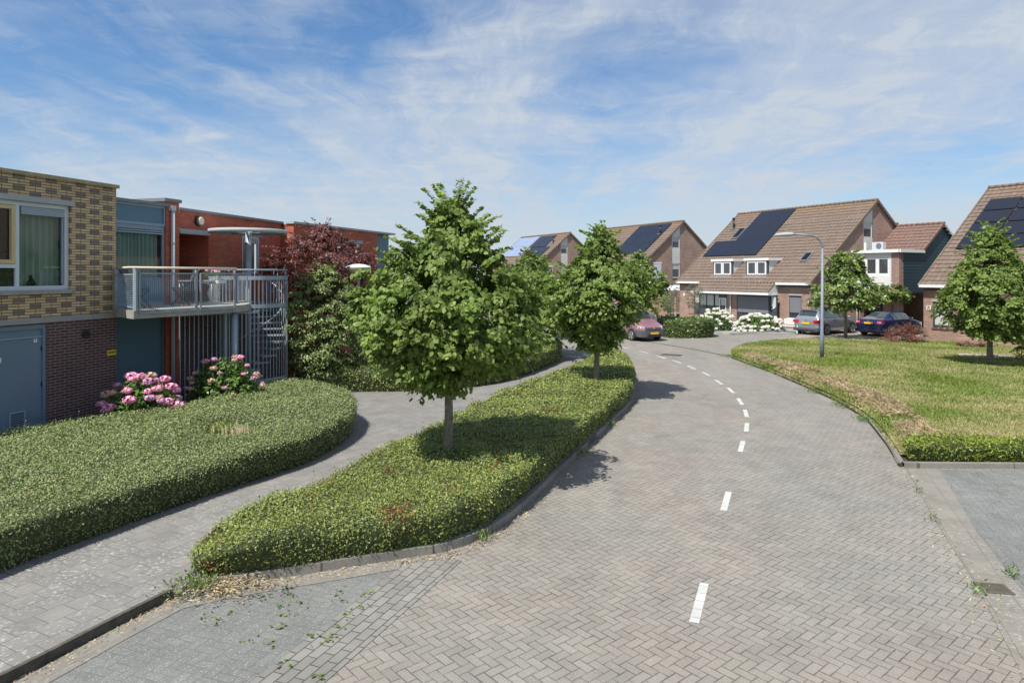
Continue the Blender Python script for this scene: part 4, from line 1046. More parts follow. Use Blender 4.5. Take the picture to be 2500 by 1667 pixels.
# bar screen below the balcony
A = Vector((-8.36, 17.2)); B = Vector((-6.98, 18.75)); Ls = (B-A).length; d = (B-A)/Ls
SC = empty('bar_screen', (A.x, A.y, 0.2), label='tall grey bar fence with a gate under the balcony', cat='fence')
mb = MB(); n = int(Ls/0.115)
for i in range(n+1):
    p = A+d*(Ls*i/n); w_ = 0.018
    mb.obox((p.x, p.y, 0.3), (p.x, p.y, 2.72), w_, w_, 'galvp', up=(d.x, d.y, 0))
mb.build('bars', parent=SC, world=True)
mb = MB(); p = A+d*Ls*.56; mb.obox((p.x, p.y, 0.1), (p.x, p.y, 2.72), .07, .07, 'galvp', up=(d.x, d.y, 0)); mb.build('post', parent=SC, world=True)
mb = MB()
for z in (0.32, 2.66):
    mb = MB(); mb.obox((A.x, A.y, z), (B.x, B.y, z), 0.03, 0.03, 'galvp'); mb.build('rail', parent=SC, world=True)
mb = MB(); p = A+d*Ls*.5; mb.obox((p.x+.03, p.y-.04, 1.15), (p.x+.03, p.y-.04, 1.35), .07, .05, 'black'); mb.build('lock', parent=SC, world=True)

# spiral stair
SX, SY, SR = -7.80, 20.2, 1.10
ST = empty('spiral_staircase', (SX, SY, 0.45), label='galvanised spiral stair in a round cage of bars', cat='staircase')
def ring_pts(a0, a1, r, z0, z1=None, n=40):
    z1 = z0 if z1 is None else z1
    return [(SX+r*math.cos(R(a0+(a1-a0)*i/n)), SY+r*math.sin(R(a0+(a1-a0)*i/n)), z0+(z1-z0)*i/n) for i in range(n+1)]
mb = MB(); a = -118
while a <= 150:
    x_, y_ = SX+SR*math.cos(R(a)), SY+SR*math.sin(R(a))
    mb.obox((x_, y_, 0.68), (x_, y_, 3.62), 0.018, 0.018, 'galv', up=(math.cos(R(a)), math.sin(R(a)), 0)); a += 5.8
mb.build('cage_bars', parent=ST, world=True)
mb = MB()
for z in (0.68, 2.80, 3.60):
    mb = MB(); pts = ring_pts(-120, 152, SR, z)
    for p, q in zip(pts[:-1], pts[1:]): mb.obox(p, q, 0.02, 0.11, 'galv')
    mb.build('cage_ring', parent=ST, world=True)
mb = MB(); mb.tube(ring_pts(-150, 150, SR-.02, 3.83, n=48), 0.022, 'galv', 8)
for a in range(-150, 151, 30): mb.tube([(SX+(SR-.02)*math.cos(R(a)), SY+(SR-.02)*math.sin(R(a)), 3.55), (SX+(SR-.02)*math.cos(R(a)), SY+(SR-.02)*math.sin(R(a)), 3.83)], .014, 'galv', 6)
mb.build('handrail', parent=ST, world=True)
mb = MB(); mb.tube([(SX, SY, 0.3), (SX, SY, 4.98)], 0.085, 'galvp', 16); mb.build('pole', parent=ST, world=True)
for i in range(11):
    a0 = -92+i*15.5; z = 0.84+i*0.178; mb = MB()
    pts = [(SX+.08*math.cos(R(a0+13)), SY+.08*math.sin(R(a0+13)))]+[(SX+(SR-.08)*math.cos(R(a0+k)), SY+(SR-.08)*math.sin(R(a0+k))) for k in (0, 8, 17, 26)]
    mb.prism(pts, z-.035, z, 'galv', bottom=True)
    mb.build('tread', parent=ST, world=True)
mb = MB(); mb.tube(ring_pts(-125, 95, SR-.10, 1.45, 3.72, n=60), 0.02, 'galv', 8); mb.build('spiral_handrail', parent=ST, world=True)
mb = MB(); mb.prism([(SX+(SR-.02)*math.cos(R(a)), SY+(SR-.02)*math.sin(R(a))) for a in range(95, 250, 15)]+[(SX, SY)], 2.80, 2.86, 'galv', bottom=True); mb.build('landing', parent=ST, world=True)
mb = MB()
prof = [(SR-.03, -.055), (SR, -.055), (SR, .055), (SR-.03, .055), (SR-.03, -.055)]
mb.lathe(prof, 'lintel', (SX, SY, 4.96), 48)
mb.lathe([(0.3, 0.03), (SR-.03, 0.03)], 'wboard', (SX, SY, 4.96), 48)
for k in range(3):
    a = k*PI/3+.3; mb.obox((SX-1.06*math.cos(a), SY-1.06*math.sin(a), 4.955), (SX+1.06*math.cos(a), SY+1.06*math.sin(a), 4.955), .05, .06, 'galvp')
mb.build('canopy', parent=ST, world=True)
mb = MB(); mb.lathe([(SR+.05, -.3), (SR+.05, .1), (0.01, .1)], 'conc', (SX, SY, .45), 32); mb.build('plinth', parent=ST, world=True)

# balcony furniture
def stool_chair(x, y, z, rz, label):
    t = empty('folding_chair', (x, y, z), rz, label, 'chair')
    mb = MB(); mb.box(-.2, .2, -.2, .2, .44, .465, 'frame_d'); mb.build('seat', parent=t)
    mb = MB(); mb.face([(-.2, .2, .47), (.2, .2, .47), (.22, .34, .95), (-.22, .34, .95)], 'frame_d'); mb.face([(-.2, .22, .47), (-.22, .36, .95), (.22, .36, .95), (.2, .22, .47)], 'frame_d'); mb.build('backrest', parent=t)
    for sx in (-.2, .2):
        mb = MB(); mb.tube([(sx, -.22, 0), (sx, .2, .5), (sx*1.1, .35, .96)], .012, 'black', 6); mb.build('leg', parent=t)
        mb = MB(); mb.tube([(sx*.9, .22, 0), (sx*.9, -.2, .46)], .012, 'black', 6); mb.build('leg', parent=t)
    return t
stool_chair(-8.95, 16.35, 2.9, R(100), 'dark folding chair by the corner of the balcony')
stool_chair(-8.55, 17.6, 2.9, R(-60), 'dark folding chair beside the balcony table')
tb = empty('balcony_table', (-8.3, 18.0, 2.9), .3, 'slim grey table on the balcony between chair and flower pedestal', 'table')
mb = MB(); mb.box(-.42, .42, -.3, .3, .62, .65, 'galvp'); mb.build('tabletop', parent=tb)
for sx, sy in ((-.38, -.26), (.38, -.26), (-.38, .26), (.38, .26)):
    mb = MB(); mb.tube([(sx, sy, 0), (sx, sy, .62)], .018, 'galvp', 8); mb.build('leg', parent=tb)
pdx, pdy = -8.02, 18.35
pe = empty('pedestal', (pdx, pdy, 2.9), 0, 'white carved plaster pedestal holding the balcony flowers', 'pedestal')
mb = MB(); mb.box(-.17, .17, -.17, .17, 0, .06, 'plaster'); mb.lathe([(.15, .06), (.12, .1), (.11, .2), (.125, .3), (.10, .42), (.12, .5), (.15, .55)], 'plaster', n=12)
for k in range(6): mb.tube([(.1*math.cos(k*1.05), .1*math.sin(k*1.05), .12), (.14*math.cos(k*1.05), .14*math.sin(k*1.05), .3), (.1*math.cos(k*1.05), .1*math.sin(k*1.05), .46)], [.02, .035, .02], 'plaster', 6)
mb.box(-.22, .22, -.22, .22, .56, .64, 'plaster'); mb.build('column', parent=pe)
rf = np.random.default_rng(77)
fp = empty('flower_pot', (pdx, pdy, 3.54), 0, 'red and white flowers in a pot on the white pedestal', 'flowers')
mb = MB(); mb.lathe([(.10, 0), (.14, .1), (.15, .11)], 'plaster', n=14); mb.build('pot', parent=fp)
p_ = rf.normal(size=(260, 3))*np.array((.13, .13, .06))+np.array((0, 0, .17)); leaves('foliage', p_, rf.normal(size=(260, 3))+np.array((0, 0, .6)), np.full(260, .05), 'hyd', 'oval', rf, parent=fp)
p_ = rf.normal(size=(40, 3))*np.array((.14, .14, .03))+np.array((0, 0, .25)); leaves('petals', p_, rf.normal(size=(40, 3))+np.array((0, -.5, .6)), np.full(40, .05), 'pink', 'round', rf, parent=fp, kind='stuff')

# post-top street lamp by the footpath
PL = empty('street_lamp', (-4.95, 22.0, .1), 0, 'post lamp with a wide cream dish shade in front of the green shrub', 'street lamp')
mb = MB(); mb.tube([(0, 0, -.1), (0, 0, 3.45)], [.06, .05], 'galvp', 14); mb.build('post', parent=PL)
mb = MB(); mb.lathe([(.07, 3.42), (.07, 3.52), (.10, 3.53)], 'black', n=16); mb.build('collar', parent=PL)
mb = MB(); mb.lathe([(.08, 3.53), (.2, 3.56), (.30, 3.68), (.40, 3.78), (.405, 3.83)], 'cream', n=28); mb.build('lamp_shade', parent=PL)
mb = MB(); mb.lathe([(.405, 3.83), (.39, 3.86), (.2, 3.92), (.02, 3.94)], 'white', n=28); mb.build('cap', parent=PL)
# tall curved street lamp on the lawn
lz = lawn_z(12.35, 27.2)
CL = empty('street_lamp', (12.35, 27.2, lz-.05), 0, 'tall grey lamp post with curved arm over the lawn', 'street lamp')
mb = MB(); zt = 5.1-lz
mb.tube([(0, 0, 0), (0, 0, 1.0), (0, 0, 1.05), (0.02, 0, zt-.3)], [.082, .08, .062, .046], 'lampsteel', 16); mb.build('post', parent=CL)
arc = [(0.02-.50*(1-math.cos(t)), 0, zt-.3+.50*math.sin(t)) for t in [R(a) for a in range(0, 81, 8)]]
arc.append((-1.15, 0, zt+.26))
mb = MB(); mb.tube(arc, .038, 'lampsteel', 12); mb.build('arm', parent=CL)
mb = MB(); mb.tube([(-1.12, 0, zt+.25), (-1.2, 0, zt+.25), (-1.45, 0, zt+.24), (-1.8, 0, zt+.22), (-1.9, 0, zt+.21)], [.05, .075, .085, .06, .02], 'lintel', 12); mb.build('lamp_head', parent=CL)

# ------------------------------------------------------------------ terrace houses
AX = Vector((0.461, -0.887)); HN = Vector((0.887, 0.461)); HRZ = math.atan2(-0.887, 0.461)
EAVE, RIDGE, HALF = 3.27, 8.87, 6.7; SL = (RIDGE-EAVE)/HALF; NRM = math.hypot(1, SL)
def tile_roof(name, parent, x0, x1, y0, y1, z0, sl, m, xl=None, back=False, over=0.0, ymax=6.7):
    """tiled slope from (y0) up to (y1); xl(y)->(xmin,xmax) optional clipping; back: falls away"""
    q = math.hypot(1, sl); step = 0.36/q; V = []; Fc = []; rid = []; n_ = Vector((0, -sl/q, 1/q)) if not back else Vector((0, sl/q, 1/q))
    cols = int((x1-x0)/0.075)
    rows = int(math.ceil((y1-y0)/step))
    prof = [0.0, 0.022, 0.030, 0.018]
    for r_ in range(rows):
        ya = y1-(r_+1)*step; yb = y1-r_*step
        ya = max(ya, y0-over)
        for k, (yy, lift) in enumerate(((ya, 0.045), (yb+0.01, 0.012))):
            for c in range(cols+1):
                x = x0+(x1-x0)*c/cols
                o_ = lift+prof[c % 4]
                z = z0+sl*(yy-y0); yr = yy if not back else (2*ymax-yy)
                V.append((x, yr+n_.y*o_, z+n_.z*o_)); rid.append((yy-y0)/(y1-y0))
        b = len(V)-2*(cols+1)
        for c in range(cols):
            f = (b+c, b+c+1, b+cols+1+c+1, b+cols+1+c)
            Fc.append(f if not back else f[::-1])
    # front thickness strips
    me = bpy.data.meshes.new(name); me.from_pydata(V, [], Fc); me.materials.append(M[m])
    a = me.attributes.new('ridge', 'FLOAT', 'POINT'); a.data.foreach_set('value', np.array(rid, dtype=np.float32)); me.update(); auto_uv(me)
    o = bpy.data.objects.new(name, me); col.objects.link(o); o.parent = parent
    return o
def roofz(y): return EAVE+SL*y
def slab_on_roof(mb, x0, x1, y0, y1, m, t=0.05, lift=0.10):
    n_ = Vector((0, -SL/NRM, 1/NRM)); c = []
    for l in (lift, lift+t):
        for x, y in ((x0, y0), (x1, y0), (x1, y1), (x0, y1)): c.append((x, y+n_.y*l, roofz(y)+n_.z*l))
    for q in ((3, 2, 1, 0), (4, 5, 6, 7), (0, 1, 5, 4), (1, 2, 6, 5), (2, 3, 7, 6), (3, 0, 4, 7)): mb.face([c[i] for i in q], m)
def ridge_caps(parent, x0, x1, y, z, m='tile'):
    mb = MB(); x = x0
    while x < x1-.05:
        xe = min(x+.4, x1); mb.tube([(x, y, z), (xe, y, z)], [.12, .105], m, 10); x += .38
    return mb.build('ridge_tiles', parent=parent)
def verge(mb, x, y0, y1, z0, sl, m='tile', back=False, w=.1):
    mb.obox((x, y0, z0+.03), (x, y1, z0+sl*abs(y1-y0)+.03), w, .12, m)
def gable_wall(mb, x, y0, y1, zb, m, ytop=6.7, ztop=8.87, sl=SL, holes=(), face=1):
    # wall in plane x, from y0 to y1 under the roof; strip hole (ya,yb) from zlow to rake left open
    T = lambda u, d, z: (x-d*face, u, z)
    ys = sorted(set([y0, y1, ytop]+[v for h_ in holes for v in h_[:2]])); ys = [y for y in ys if y0 <= y <= y1]
    rk_ = lambda y: ztop-sl*abs(y-ytop)-.02
    for a, b in zip(ys[:-1], ys[1:]):
        mu = (a+b)/2; hh = [h_ for h_ in holes if h_[0] < mu < h_[1]]
        lows = zb; 
        spans = []
        cur = zb
        for h_ in sorted(hh, key=lambda q: q[2]):
            spans.append((cur, h_[2])); cur = h_[3]
        for s0, s1 in spans: mb.face([(x, a, s0), (x, b, s0), (x, b, s1), (x, a, s1)], m)
        if cur < min(rk_(a), rk_(b)): mb.face([(x, a, cur), (x, b, cur), (x, b, rk_(b)), (x, a, rk_(a))], m)

def house(O, label, wins, group='brown tiled brick houses in a staggered row', length=12.65, lower=(-10.0, -2.6), name='house', strip_low=3.3):
    H_ = empty(name, (O[0], O[1], 0), HRZ, label, 'house', group)
    x0, x1 = -length, 0.0
    # walls
    mb = MB()
    holes_wall(mb, F, x0, x1, -.06, EAVE+.05, [w[:4] for w in wins if w[4] == 0], 'house', .14)
    gable_wall(mb, 0.0, 0, 2*HALF, -.06, 'house', holes=[(5.33, 6.34, strip_low, 9.5)])
    gable_wall(mb, x0, 0, 2*HALF, -.06, 'house')
    mb.face([(x0, 2*HALF, 0), (x1, 2*HALF, 0), (x1, 2*HALF, EAVE), (x0, 2*HALF, EAVE)], 'house')
    mb.build('wall', parent=H_)
    # darker soldier band
    mb = MB(); mb.box(x0+.01, x1-.01, -.012, .0, EAVE-.45, EAVE-.02, 'purple')
    mb.build('brick_band', parent=H_) if length > 12 else None
    rf_ = tile_roof('roof', H_, x0-.15, x1+.15, -.25, HALF, roofz(-.25), SL, 'tile')
    tile_roof('roof_slope', rf_, x0-.15, x1+.15, -.25, HALF, roofz(-.25), SL, 'tile', back=True, ymax=HALF)
    ridge_caps(rf_, x0-.15, x1+.15, HALF, RIDGE+.05)
    for x in (x0-.13, x1+.13):
        mb = MB()
        for ys_ in ((-.25, HALF), (2*HALF+.25, HALF)): mb.obox((x, ys_[0], roofz(-.25)-.0), (x, ys_[1], RIDGE+.0), .08, .16, 'tile')
        mb.build('verge', parent=rf_)
    if lower:
        a, b = lower; zl = EAVE-SL*.8
        tile_roof('lower_roof', rf_, a, b, -1.0, -.2, roofz(-1.0), SL, 'tile')
        mb = MB(); mb.box(a-.1, b+.1, -1.12, -.98, zl-.32, zl-.16, 'white'); mb.build('gutter', parent=H_)
        mb = MB(); mb.face([(b-.02, -1.0, zl-.22), (b-.02, 0, zl-.55), (b-.02, 0, EAVE-.05), (b-.02, -.9, zl-.05)], 'board'); mb.face([(a+.02, -1.0, zl-.22), (a+.02, 0, zl-.55), (a+.02, 0, EAVE-.05), (a+.02, -.9, zl-.05)], 'board')
        mb.box(a, b, -.98, 0, zl-.34, zl-.30, 'board'); mb.build('soffit', parent=H_)
        spans = [(b+.02, x1+.05), (x0-.05, a-.02)]
    else: spans = [(x0-.05, x1+.05)]
    for a_, b_ in spans:
        mb = MB(); mb.box(a_, b_, -.36, -.22, EAVE-.28, EAVE-.13, 'white'); mb.build('gutter', parent=H_)
    # gable strip
    G_ = lambda u, d, z: (0.0-d, u, z)
    mb = MB()
    mb.face([G_(5.33, .02, 7.42), G_(6.34, .02, 7.42), G_(6.34, .02, RIDGE-SL*.36-.06), G_(5.33, .02, RIDGE-SL*1.37-.06)], 'board')
    mb.build('boarding', parent=H_); mb = MB()
    mb.face([G_(5.33, .02, 4.75), G_(6.34, .02, 4.75), G_(6.34, .02, 6.22), G_(5.33, .02, 6.22)], 'board')
    if strip_low > 4.5: pass
    for i in range(5): mb.box(-.028, -.018, 5.33, 6.34, 4.8+i*.28, 4.815+i*.28, 'lintel')
    mb.build('boarding', parent=H_)
    for z0_, z1_ in ((6.22, 7.42), (3.35, 4.75)):
        if z0_ < strip_low: continue
        f = window(H_, G_, 5.33, 6.34, z0_, z1_, .04, 'board', .10, glass='dglass')
        mb = MB(); mb.box(-.078, -.07, 5.45, 6.22, z1_-.55, z1_-.08, 'blind'); mb.build('blind', parent=f)
    if strip_low <= 3.36:
        mb = MB(); mb.box(-.1, .03, 5.3, 6.37, 3.27, 3.35, 'sill'); mb.build('sill', parent=H_)
    for w in wins:
        u0_, u1_, z0_, z1_, d_, kind = w[:6]
        if d_ != 0: continue
        if kind == 'shade':
            f = window(H_, F, u0_, u1_, z0_, z1_, .03, 'frame_d', .07, mull=((u0_+u1_)/2,))
            mb = MB(); mb.box(u0_+.04, u1_-.04, .005, .02, z0_+.32*(z1_-z0_)*.7, z1_-.12, 'shade'); mb.build('roller_screen', parent=f)
        else:
            f = window(H_, F, u0_, u1_, z0_, z1_, .04, kind, .07, mull=w[6] if len(w) > 6 else ())
            if len(w) > 7 and w[7]:
                mb = MB(); mb.box(u0_+.08, u1_-.08, .064, .070, z0_+(z1_-z0_)*w[7], z1_-.08, 'blind'); mb.build('blind', parent=f)
        mb = MB(); mb.box(u0_-.05, u1_+.05, -.05, .1, z0_-.07, z0_-.002, 'sill'); mb.build('sill', parent=H_)
        mb = MB(); mb.box(u0_-.05, u1_+.05, -.02, .1, z1_+.002, z1_+.08, 'lintel'); mb.build('lintel', parent=H_)
    return H_

def skylight(H_, x0, x1, y0, y1):
    mb = MB(); slab_on_roof(mb, x0, x1, y0, y1, 'lead', .07, .06); s = mb.build('skylight', parent=H_)
    mb = MB(); slab_on_roof(mb, x0+.07, x1-.07, y0+.07, y1-.07, 'glass', .02, .135); slab_on_roof(mb, x0+.07, x1-.07, y0+.07, y1-.07, 'blind', .003, .13); mb.build('pane', parent=s)
def flue(H_, x, y):
    z = roofz(y); mb = MB(); mb.tube([(x, y, z), (x, y, z+.75)], .075, 'black', 10); mb.tube([(x, y, z+.75), (x, y, z+.95)], .11, 'black', 10); mb.box(x-.2, x+.2, y-.25, y+.15, z-.1, z+.06, 'lead'); mb.build('flue', parent=H_)
def pv_panels(H_, cells, m='pv', fm='black', gap=.03, lab='flush black solar panel'):
    for (x0, x1, y0, y1) in cells:
        mb = MB(); slab_on_roof(mb, x0+gap/2, x1-gap/2, y0+gap/2, y1-gap/2, fm, .035, .10); slab_on_roof(mb, x0+gap/2+.02, x1-gap/2-.02, y0+gap/2+.015, y1-gap/2-.015, m, .004, .134)
        mb.build('solar_panel', parent=H_)
def grid_cells(x0, x1, nx, y0, y1, ny): return [(x0+(x1-x0)*i/nx, x0+(x1-x0)*(i+1)/nx, y0+(y1-y0)*j/ny, y0+(y1-y0)*(j+1)/ny) for i in range(nx) for j in range(ny)]
def text_obj(name, s, parent, loc, size, m, rot=(R(90), 0, 0), ext=.01):
    c = bpy.data.curves.new(name, 'FONT'); c.body = s; c.size = size; c.extrude = ext; c.align_x = 'CENTER'; c.align_y = 'CENTER'; c.offset = size*0.02
    t_ = bpy.data.objects.new(name+'_tmp', c); col.objects.link(t_); bpy.context.view_layer.update()
    me = bpy.data.meshes.new_from_object(t_.evaluated_get(bpy.context.evaluated_depsgraph_get())); bpy.data.objects.remove(t_)
    me.materials.clear(); me.materials.append(M[m])
    o = bpy.data.objects.new(name, me); col.objects.link(o); o.parent = parent; o.location = loc; o.rotation_euler = rot; return o

# --- centre house
O1 = (19.58, 44.76)
H1 = house(O1, 'large brick house with black solar panels, two white dormers and grey roller screens', [(-1.72, -0.72, .80, 2.28, 0, 'shade'), (-11.95, -11.55, 5, 5.1, 9, '')], strip_low=5.2)
# projecting bays below the lower roof
mb = MB(); mb.box(-6.95, -6.0, -.45, 0, 0, 2.3, 'house'); mb.box(-9.95, -6.95, -.45, 0, 0, .62, 'house'); mb.box(-6.0, -2.35, -.45, 0, 0, .55, 'house'); mb.build('bay_wall', parent=H1)
f = window(H1, F, -5.95, -3.0, .58, 2.28, -.45, 'frame_d', .09, mull=(-5.2, -4.4, -3.7), label='wide bay window under a grey roller screen')
mb = MB(); mb.box(-5.88, -3.06, -.475, -.46, .98, 2.12, 'shade'); mb.build('roller_screen', parent=f)
mb = MB(); mb.box(-2.98, -2.9, -.45, -.37, .58, 2.28, 'frame_d'); mb.box(-2.42, -2.36, -.45, -.37, .58, 2.28, 'frame_d'); mb.box(-2.9, -2.42, -.40, -.39, .62, 2.28, 'dglass'); mb.box(-2.85, -2.47, -.405, -.401, 1.5, 2.2, 'blind'); mb.build('bay_side_window', parent=H1)
f = window(H1, F, -9.9, -7.0, .65, 2.26, -.45, 'frame_d', .08, mull=(-9.1, -8.3, -7.75), label='dark bay window with half-drawn blinds')
mb = MB(); mb.box(-9.8, -8.35, -.415, -.410, 1.35, 2.15, 'blind'); mb.box(-8.2, -7.8, -.415, -.410, 1.35, 2.15, 'blind'); mb.box(-7.65, -7.1, -.415, -.410, 1.4, 1.95, 'blind'); mb.build('blind', parent=f)
mb = MB()
for q in ((-7.72, -7.64, .65, 1.95), (-7.08, -7.0, .65, 1.95), (-7.64, -7.08, .65, .73), (-7.64, -7.08, 1.87, 1.95)): mb.box(q[0], q[1], -.49, -.455, q[2], q[3], 'white')
mb.build('opening_sash', parent=f)
mb = MB(); mb.box(-10.95, -9.98, -.02, .05, .62, 2.2, 'frame_d'); mb.box(-10.85, -10.05, -.03, -.021, .7, 2.1, 'dglass'); mb.box(-10.8, -10.1, -.036, -.031, 1.5, 2.05, 'blind'); mb.build('window', parent=H1)
mb = MB(); mb.box(-11.0, -6.98, -.5, -.451, .55, .63, 'sill'); mb.box(-6.0, -2.3, -.5, -.452, .49, .56, 'sill'); mb.build('sill', parent=H1)
mb = MB(); mb.box(-9.95, -2.3, -.5, -.40, 2.28, 2.42, 'lintel'); mb.build('fascia', parent=H1)
mb = MB(); mb.tube([(-6.55, -.52, 0), (-6.55, -.52, 2.4)], .045, 'white', 10); mb.build('rain_pipe', parent=H1)
text_obj('house_number', '9', H1, (-12.1, -.03, 2.0), .45, 'white')
mb = MB(); mb.box(-.18, -.0, -.02, 0, 1.75, 1.95, 'white'); mb.build('name_plate', parent=H1)
# dormers: front face y=.5, 2.1 wide
for a, b in ((-9.35, -7.28), (-6.0, -3.92)):
    dm = empty('dormer', (0, 0, 0), parent=H1)
    mb = MB(); yb = (4.75-EAVE)/SL
    for x in (a, b):
        mb = MB(); mb.face([(x, .5, roofz(.5)), (x, yb, 4.75), (x, .5, 4.75)] if x == b else [(x, .5, 4.75), (x, yb, 4.75), (x, .5, roofz(.5))], 'wboard'); mb.build('cheek', parent=dm)
    mb = MB(); mb.box(a-.12, b+.12, .36, yb+.25, 4.70, 4.88, 'white'); mb.build('dormer_roof', parent=dm)
    mb = MB(); mb.box(a, b, .48, .56, 3.58, 4.70, 'frame_d'); mb.build('front', parent=dm)
    mid = (a+b)/2
    for p, q in ((a+.16, mid-.02), (mid+.02, b-.16)):
        w_ = window(dm, F, p, q, 3.66, 4.66, .42, 'white', .11)
    mb = MB(); mb.box(a-.05, b+.05, .22, .5, 3.50, 3.57, 'lintel'); mb.build('apron', parent=dm)
pv_panels(H1, grid_cells(-10.05, -6.6, 3, 2.2, 6.6, 3)+grid_cells(-12.25, -10.05, 2, 2.2, 3.7, 1), gap=.004)
skylight(H1, -10.85, -10.15, 3.95, 5.0); skylight(H1, -2.1, -1.5, 1.52, 2.25); flue(H1, -11.75, 5.1)
# small board-clad light gable triangle already; annex
AN = empty('annex', (O1[0], O1[1], 0), HRZ, 'side extension with white boarded front, dark teal gable and carport', 'building')
k = -3.24*-1
mb = MB()
AT = lambda u, d, z: (u, 4.27+d, z)
holes_wall(mb, AT, 0.0, 2.72, 2.55, 5.12, [(.89, 2.58, 3.65, 4.82)], 'wboard', .08)
for i in range(12): mb.box(0.02, .85, 4.255, 4.268, 2.7+i*.2, 2.712+i*.2, 'lintel') ; mb.box(2.62, 2.72, 4.255, 4.268, 2.7+i*.2, 2.712+i*.2, 'lintel')
mb.build('boarded_front', parent=AN)
window(AN, AT, .89, 1.735, 3.65, 4.82, .02, 'white', .12); window(AN, AT, 1.735, 2.58, 3.65, 4.82, .02, 'white', .12)
mb = MB(); mb.box(2.72, 3.24, 4.27, 4.72, 0, 5.12, 'house'); mb.box(.0, .25, 4.6, 5.0, 0, 2.55, 'house'); mb.build('brick_pier', parent=AN)
mb = MB(); mb.box(.02, 2.7, 5.6, 5.65, 0, 2.55, 'dark'); mb.box(.3, 1.2, 5.5, 5.59, .1, 2.3, 'frame_d'); mb.box(1.3, 1.9, 5.5, 5.59, 0, 2.5, 'house'); mb.box(.02, 3.2, 4.3, 9, 2.5, 2.55, 'dark'); mb.build('carport', parent=AN)
mb = MB(); mb.tube([(.32, 4.2, 0), (.32, 4.2, 2.6)], .05, 'pipe', 8); mb.build('rain_pipe', parent=AN)
mb = MB(); mb.box(-.0, 3.34, 4.05, 4.2, 5.12, 5.32, 'white'); mb.box(3.24, 3.40, 4.2, 6.8, 5.12, 5.32, 'white'); mb.box(0, 3.24, 4.2, 6.75, 5.2, 5.29, 'lead'); mb.build('fascia', parent=AN)
mb = MB(); X = 3.24; sl2 = (7.07-5.3)/(8.9-6.73)
mb.face([(X, 4.72, 2.5), (X, 11.1, 2.5), (X, 11.1, 5.3), (X, 8.9, 7.05), (X, 6.73, 5.3), (X, 4.72, 5.3)], 'navy')
for i in range(22):
    z = 2.6+i*.2; ye = 11.1 if z < 5.3 else 8.9+(7.05-z)/sl2; ys = 4.73 if z < 5.3 else 8.9-(7.05-z)/sl2
    if z < 7: mb.box(X, X+.014, ys, ye, z, z+.03, 'navy')
mb.build('gable_boarding', parent=AN)
mb = MB(); mb.box(.02, 3.2, 9, 9.05, 0, 2.6, 'house'); mb.face([(X-.02, 9.3, 0), (X-.02, 11, 0), (X-.02, 11, 2.55), (X-.02, 9.3, 2.55)], 'house'); mb.build('wall', parent=AN)
ar = tile_roof('roof', AN, .0, 3.42, 6.7, 8.9, 5.32, sl2, 'tile_r'); tile_roof('roof_slope', ar, .0, 3.42, 6.7, 8.9, 5.32, sl2, 'tile_r', back=True, ymax=8.9)
ridge_caps(ar, 0, 3.42, 8.9, 7.15, 'tile_r')
mb = MB(); mb.obox((3.40, 6.7, 5.34), (3.40, 8.9, 7.12), .05, .14, 'tile_r'); mb.obox((3.40, 11.1, 5.34), (3.40, 8.9, 7.12), .05, .14, 'board'); mb.build('verge', parent=ar)
AC = empty('heat_pump', (*(Vector(O1)+AX*.95+HN*5.6), 5.3), HRZ, 'white air conditioner unit on the flat roof of the extension', 'air conditioner')
mb = MB(); mb.box(-.40, .40, -.15, .17, .06, .60, 'whiteframe'); mb.box(-.4, -.32, -.12, .12, 0, .06, 'black'); mb.box(.32, .4, -.12, .12, 0, .06, 'black'); mb.build('casing', parent=AC)
mb = MB(); mb.tube([(.1, -.152, .33), (.1, -.165, .33)], .2, 'shade', 20); mb.build('fan_grille', parent=AC)
mb = MB(); mb.box(-1.0, -.85, -.15, .0, 0, .6, 'white'); mb.build('pipe_cover', parent=AC)

# --- right house
O4 = (22.857, 37.911)
H4 = house((O4[0]+AX.x*12.65, O4[1]+AX.y*12.65), 'brick house at the right edge with a grid of dark solar panels and number 13', [(-12.14, -11.27, .78, 2.22, 0, 'frame_d', (), .12), (-10.2, -8.4, .9, 2.1, 0, 'frame_d', (-9.3,), .4)], lower=None)
mb = MB(); mb.box(-10.8, -9.6, -.3, -.01, 0, .35, 'house'); mb.build('plinth', parent=H4)
text_obj('house_number', '13', H4, (-12.36, -.03, 1.85), .34, 'white')
mb = MB(); mb.box(-10.6, -8.2, -.7, -.02, 2.1, 2.22, 'white'); mb.build('porch_roof', parent=H4)
pv_panels(H4, grid_cells(-12.15, -6.9, 3, 2.1, 5.7, 4), gap=.07)
for o in H4.children:
    pass
# --- houses further back
O2 = (10.777, 63.68)
H2 = house(O2, 'brick house with black solar panels and boarded gable strip behind the second island lime', [(-3.6, -2.4, .8, 2.2, 0, 'white'), (-9, -7, .8, 2.2, 0, 'white', (-8,))], lower=(-10, -2.6))
pv_panels(H2, grid_cells(-6.35, -1.3, 3, 2.95, 6.5, 3), gap=.01); flue(H2, -1.7, 5.3)
mb = MB(); mb.box(-.05, .02, 3.05, 4.07, 4.72, 4.86, 'white'); mb.box(-.05, .01, 3.1, 4.0, 3.3, 4.7, 'whiteframe'); mb.build('window', parent=H2)
O3 = (1.317, 82.27)
H3 = house(O3, 'farthest brick house with blue and black solar panels above the trees', [(-3.6, -2.4, .8, 2.2, 0, 'white')], lower=None)
pv_panels(H3, grid_cells(-12.5, -6.95, 5, 3.3, 6.5, 2), 'pv_blue', 'lintel'); pv_panels(H3, [(-6.6, -4.6, 4.65, 6.45), (-4.6, -2.6, 4.65, 6.45)]+grid_cells(-6.0, -1.2, 2, 2.8, 4.6, 2)); flue(H3, -1.6, 5.2)
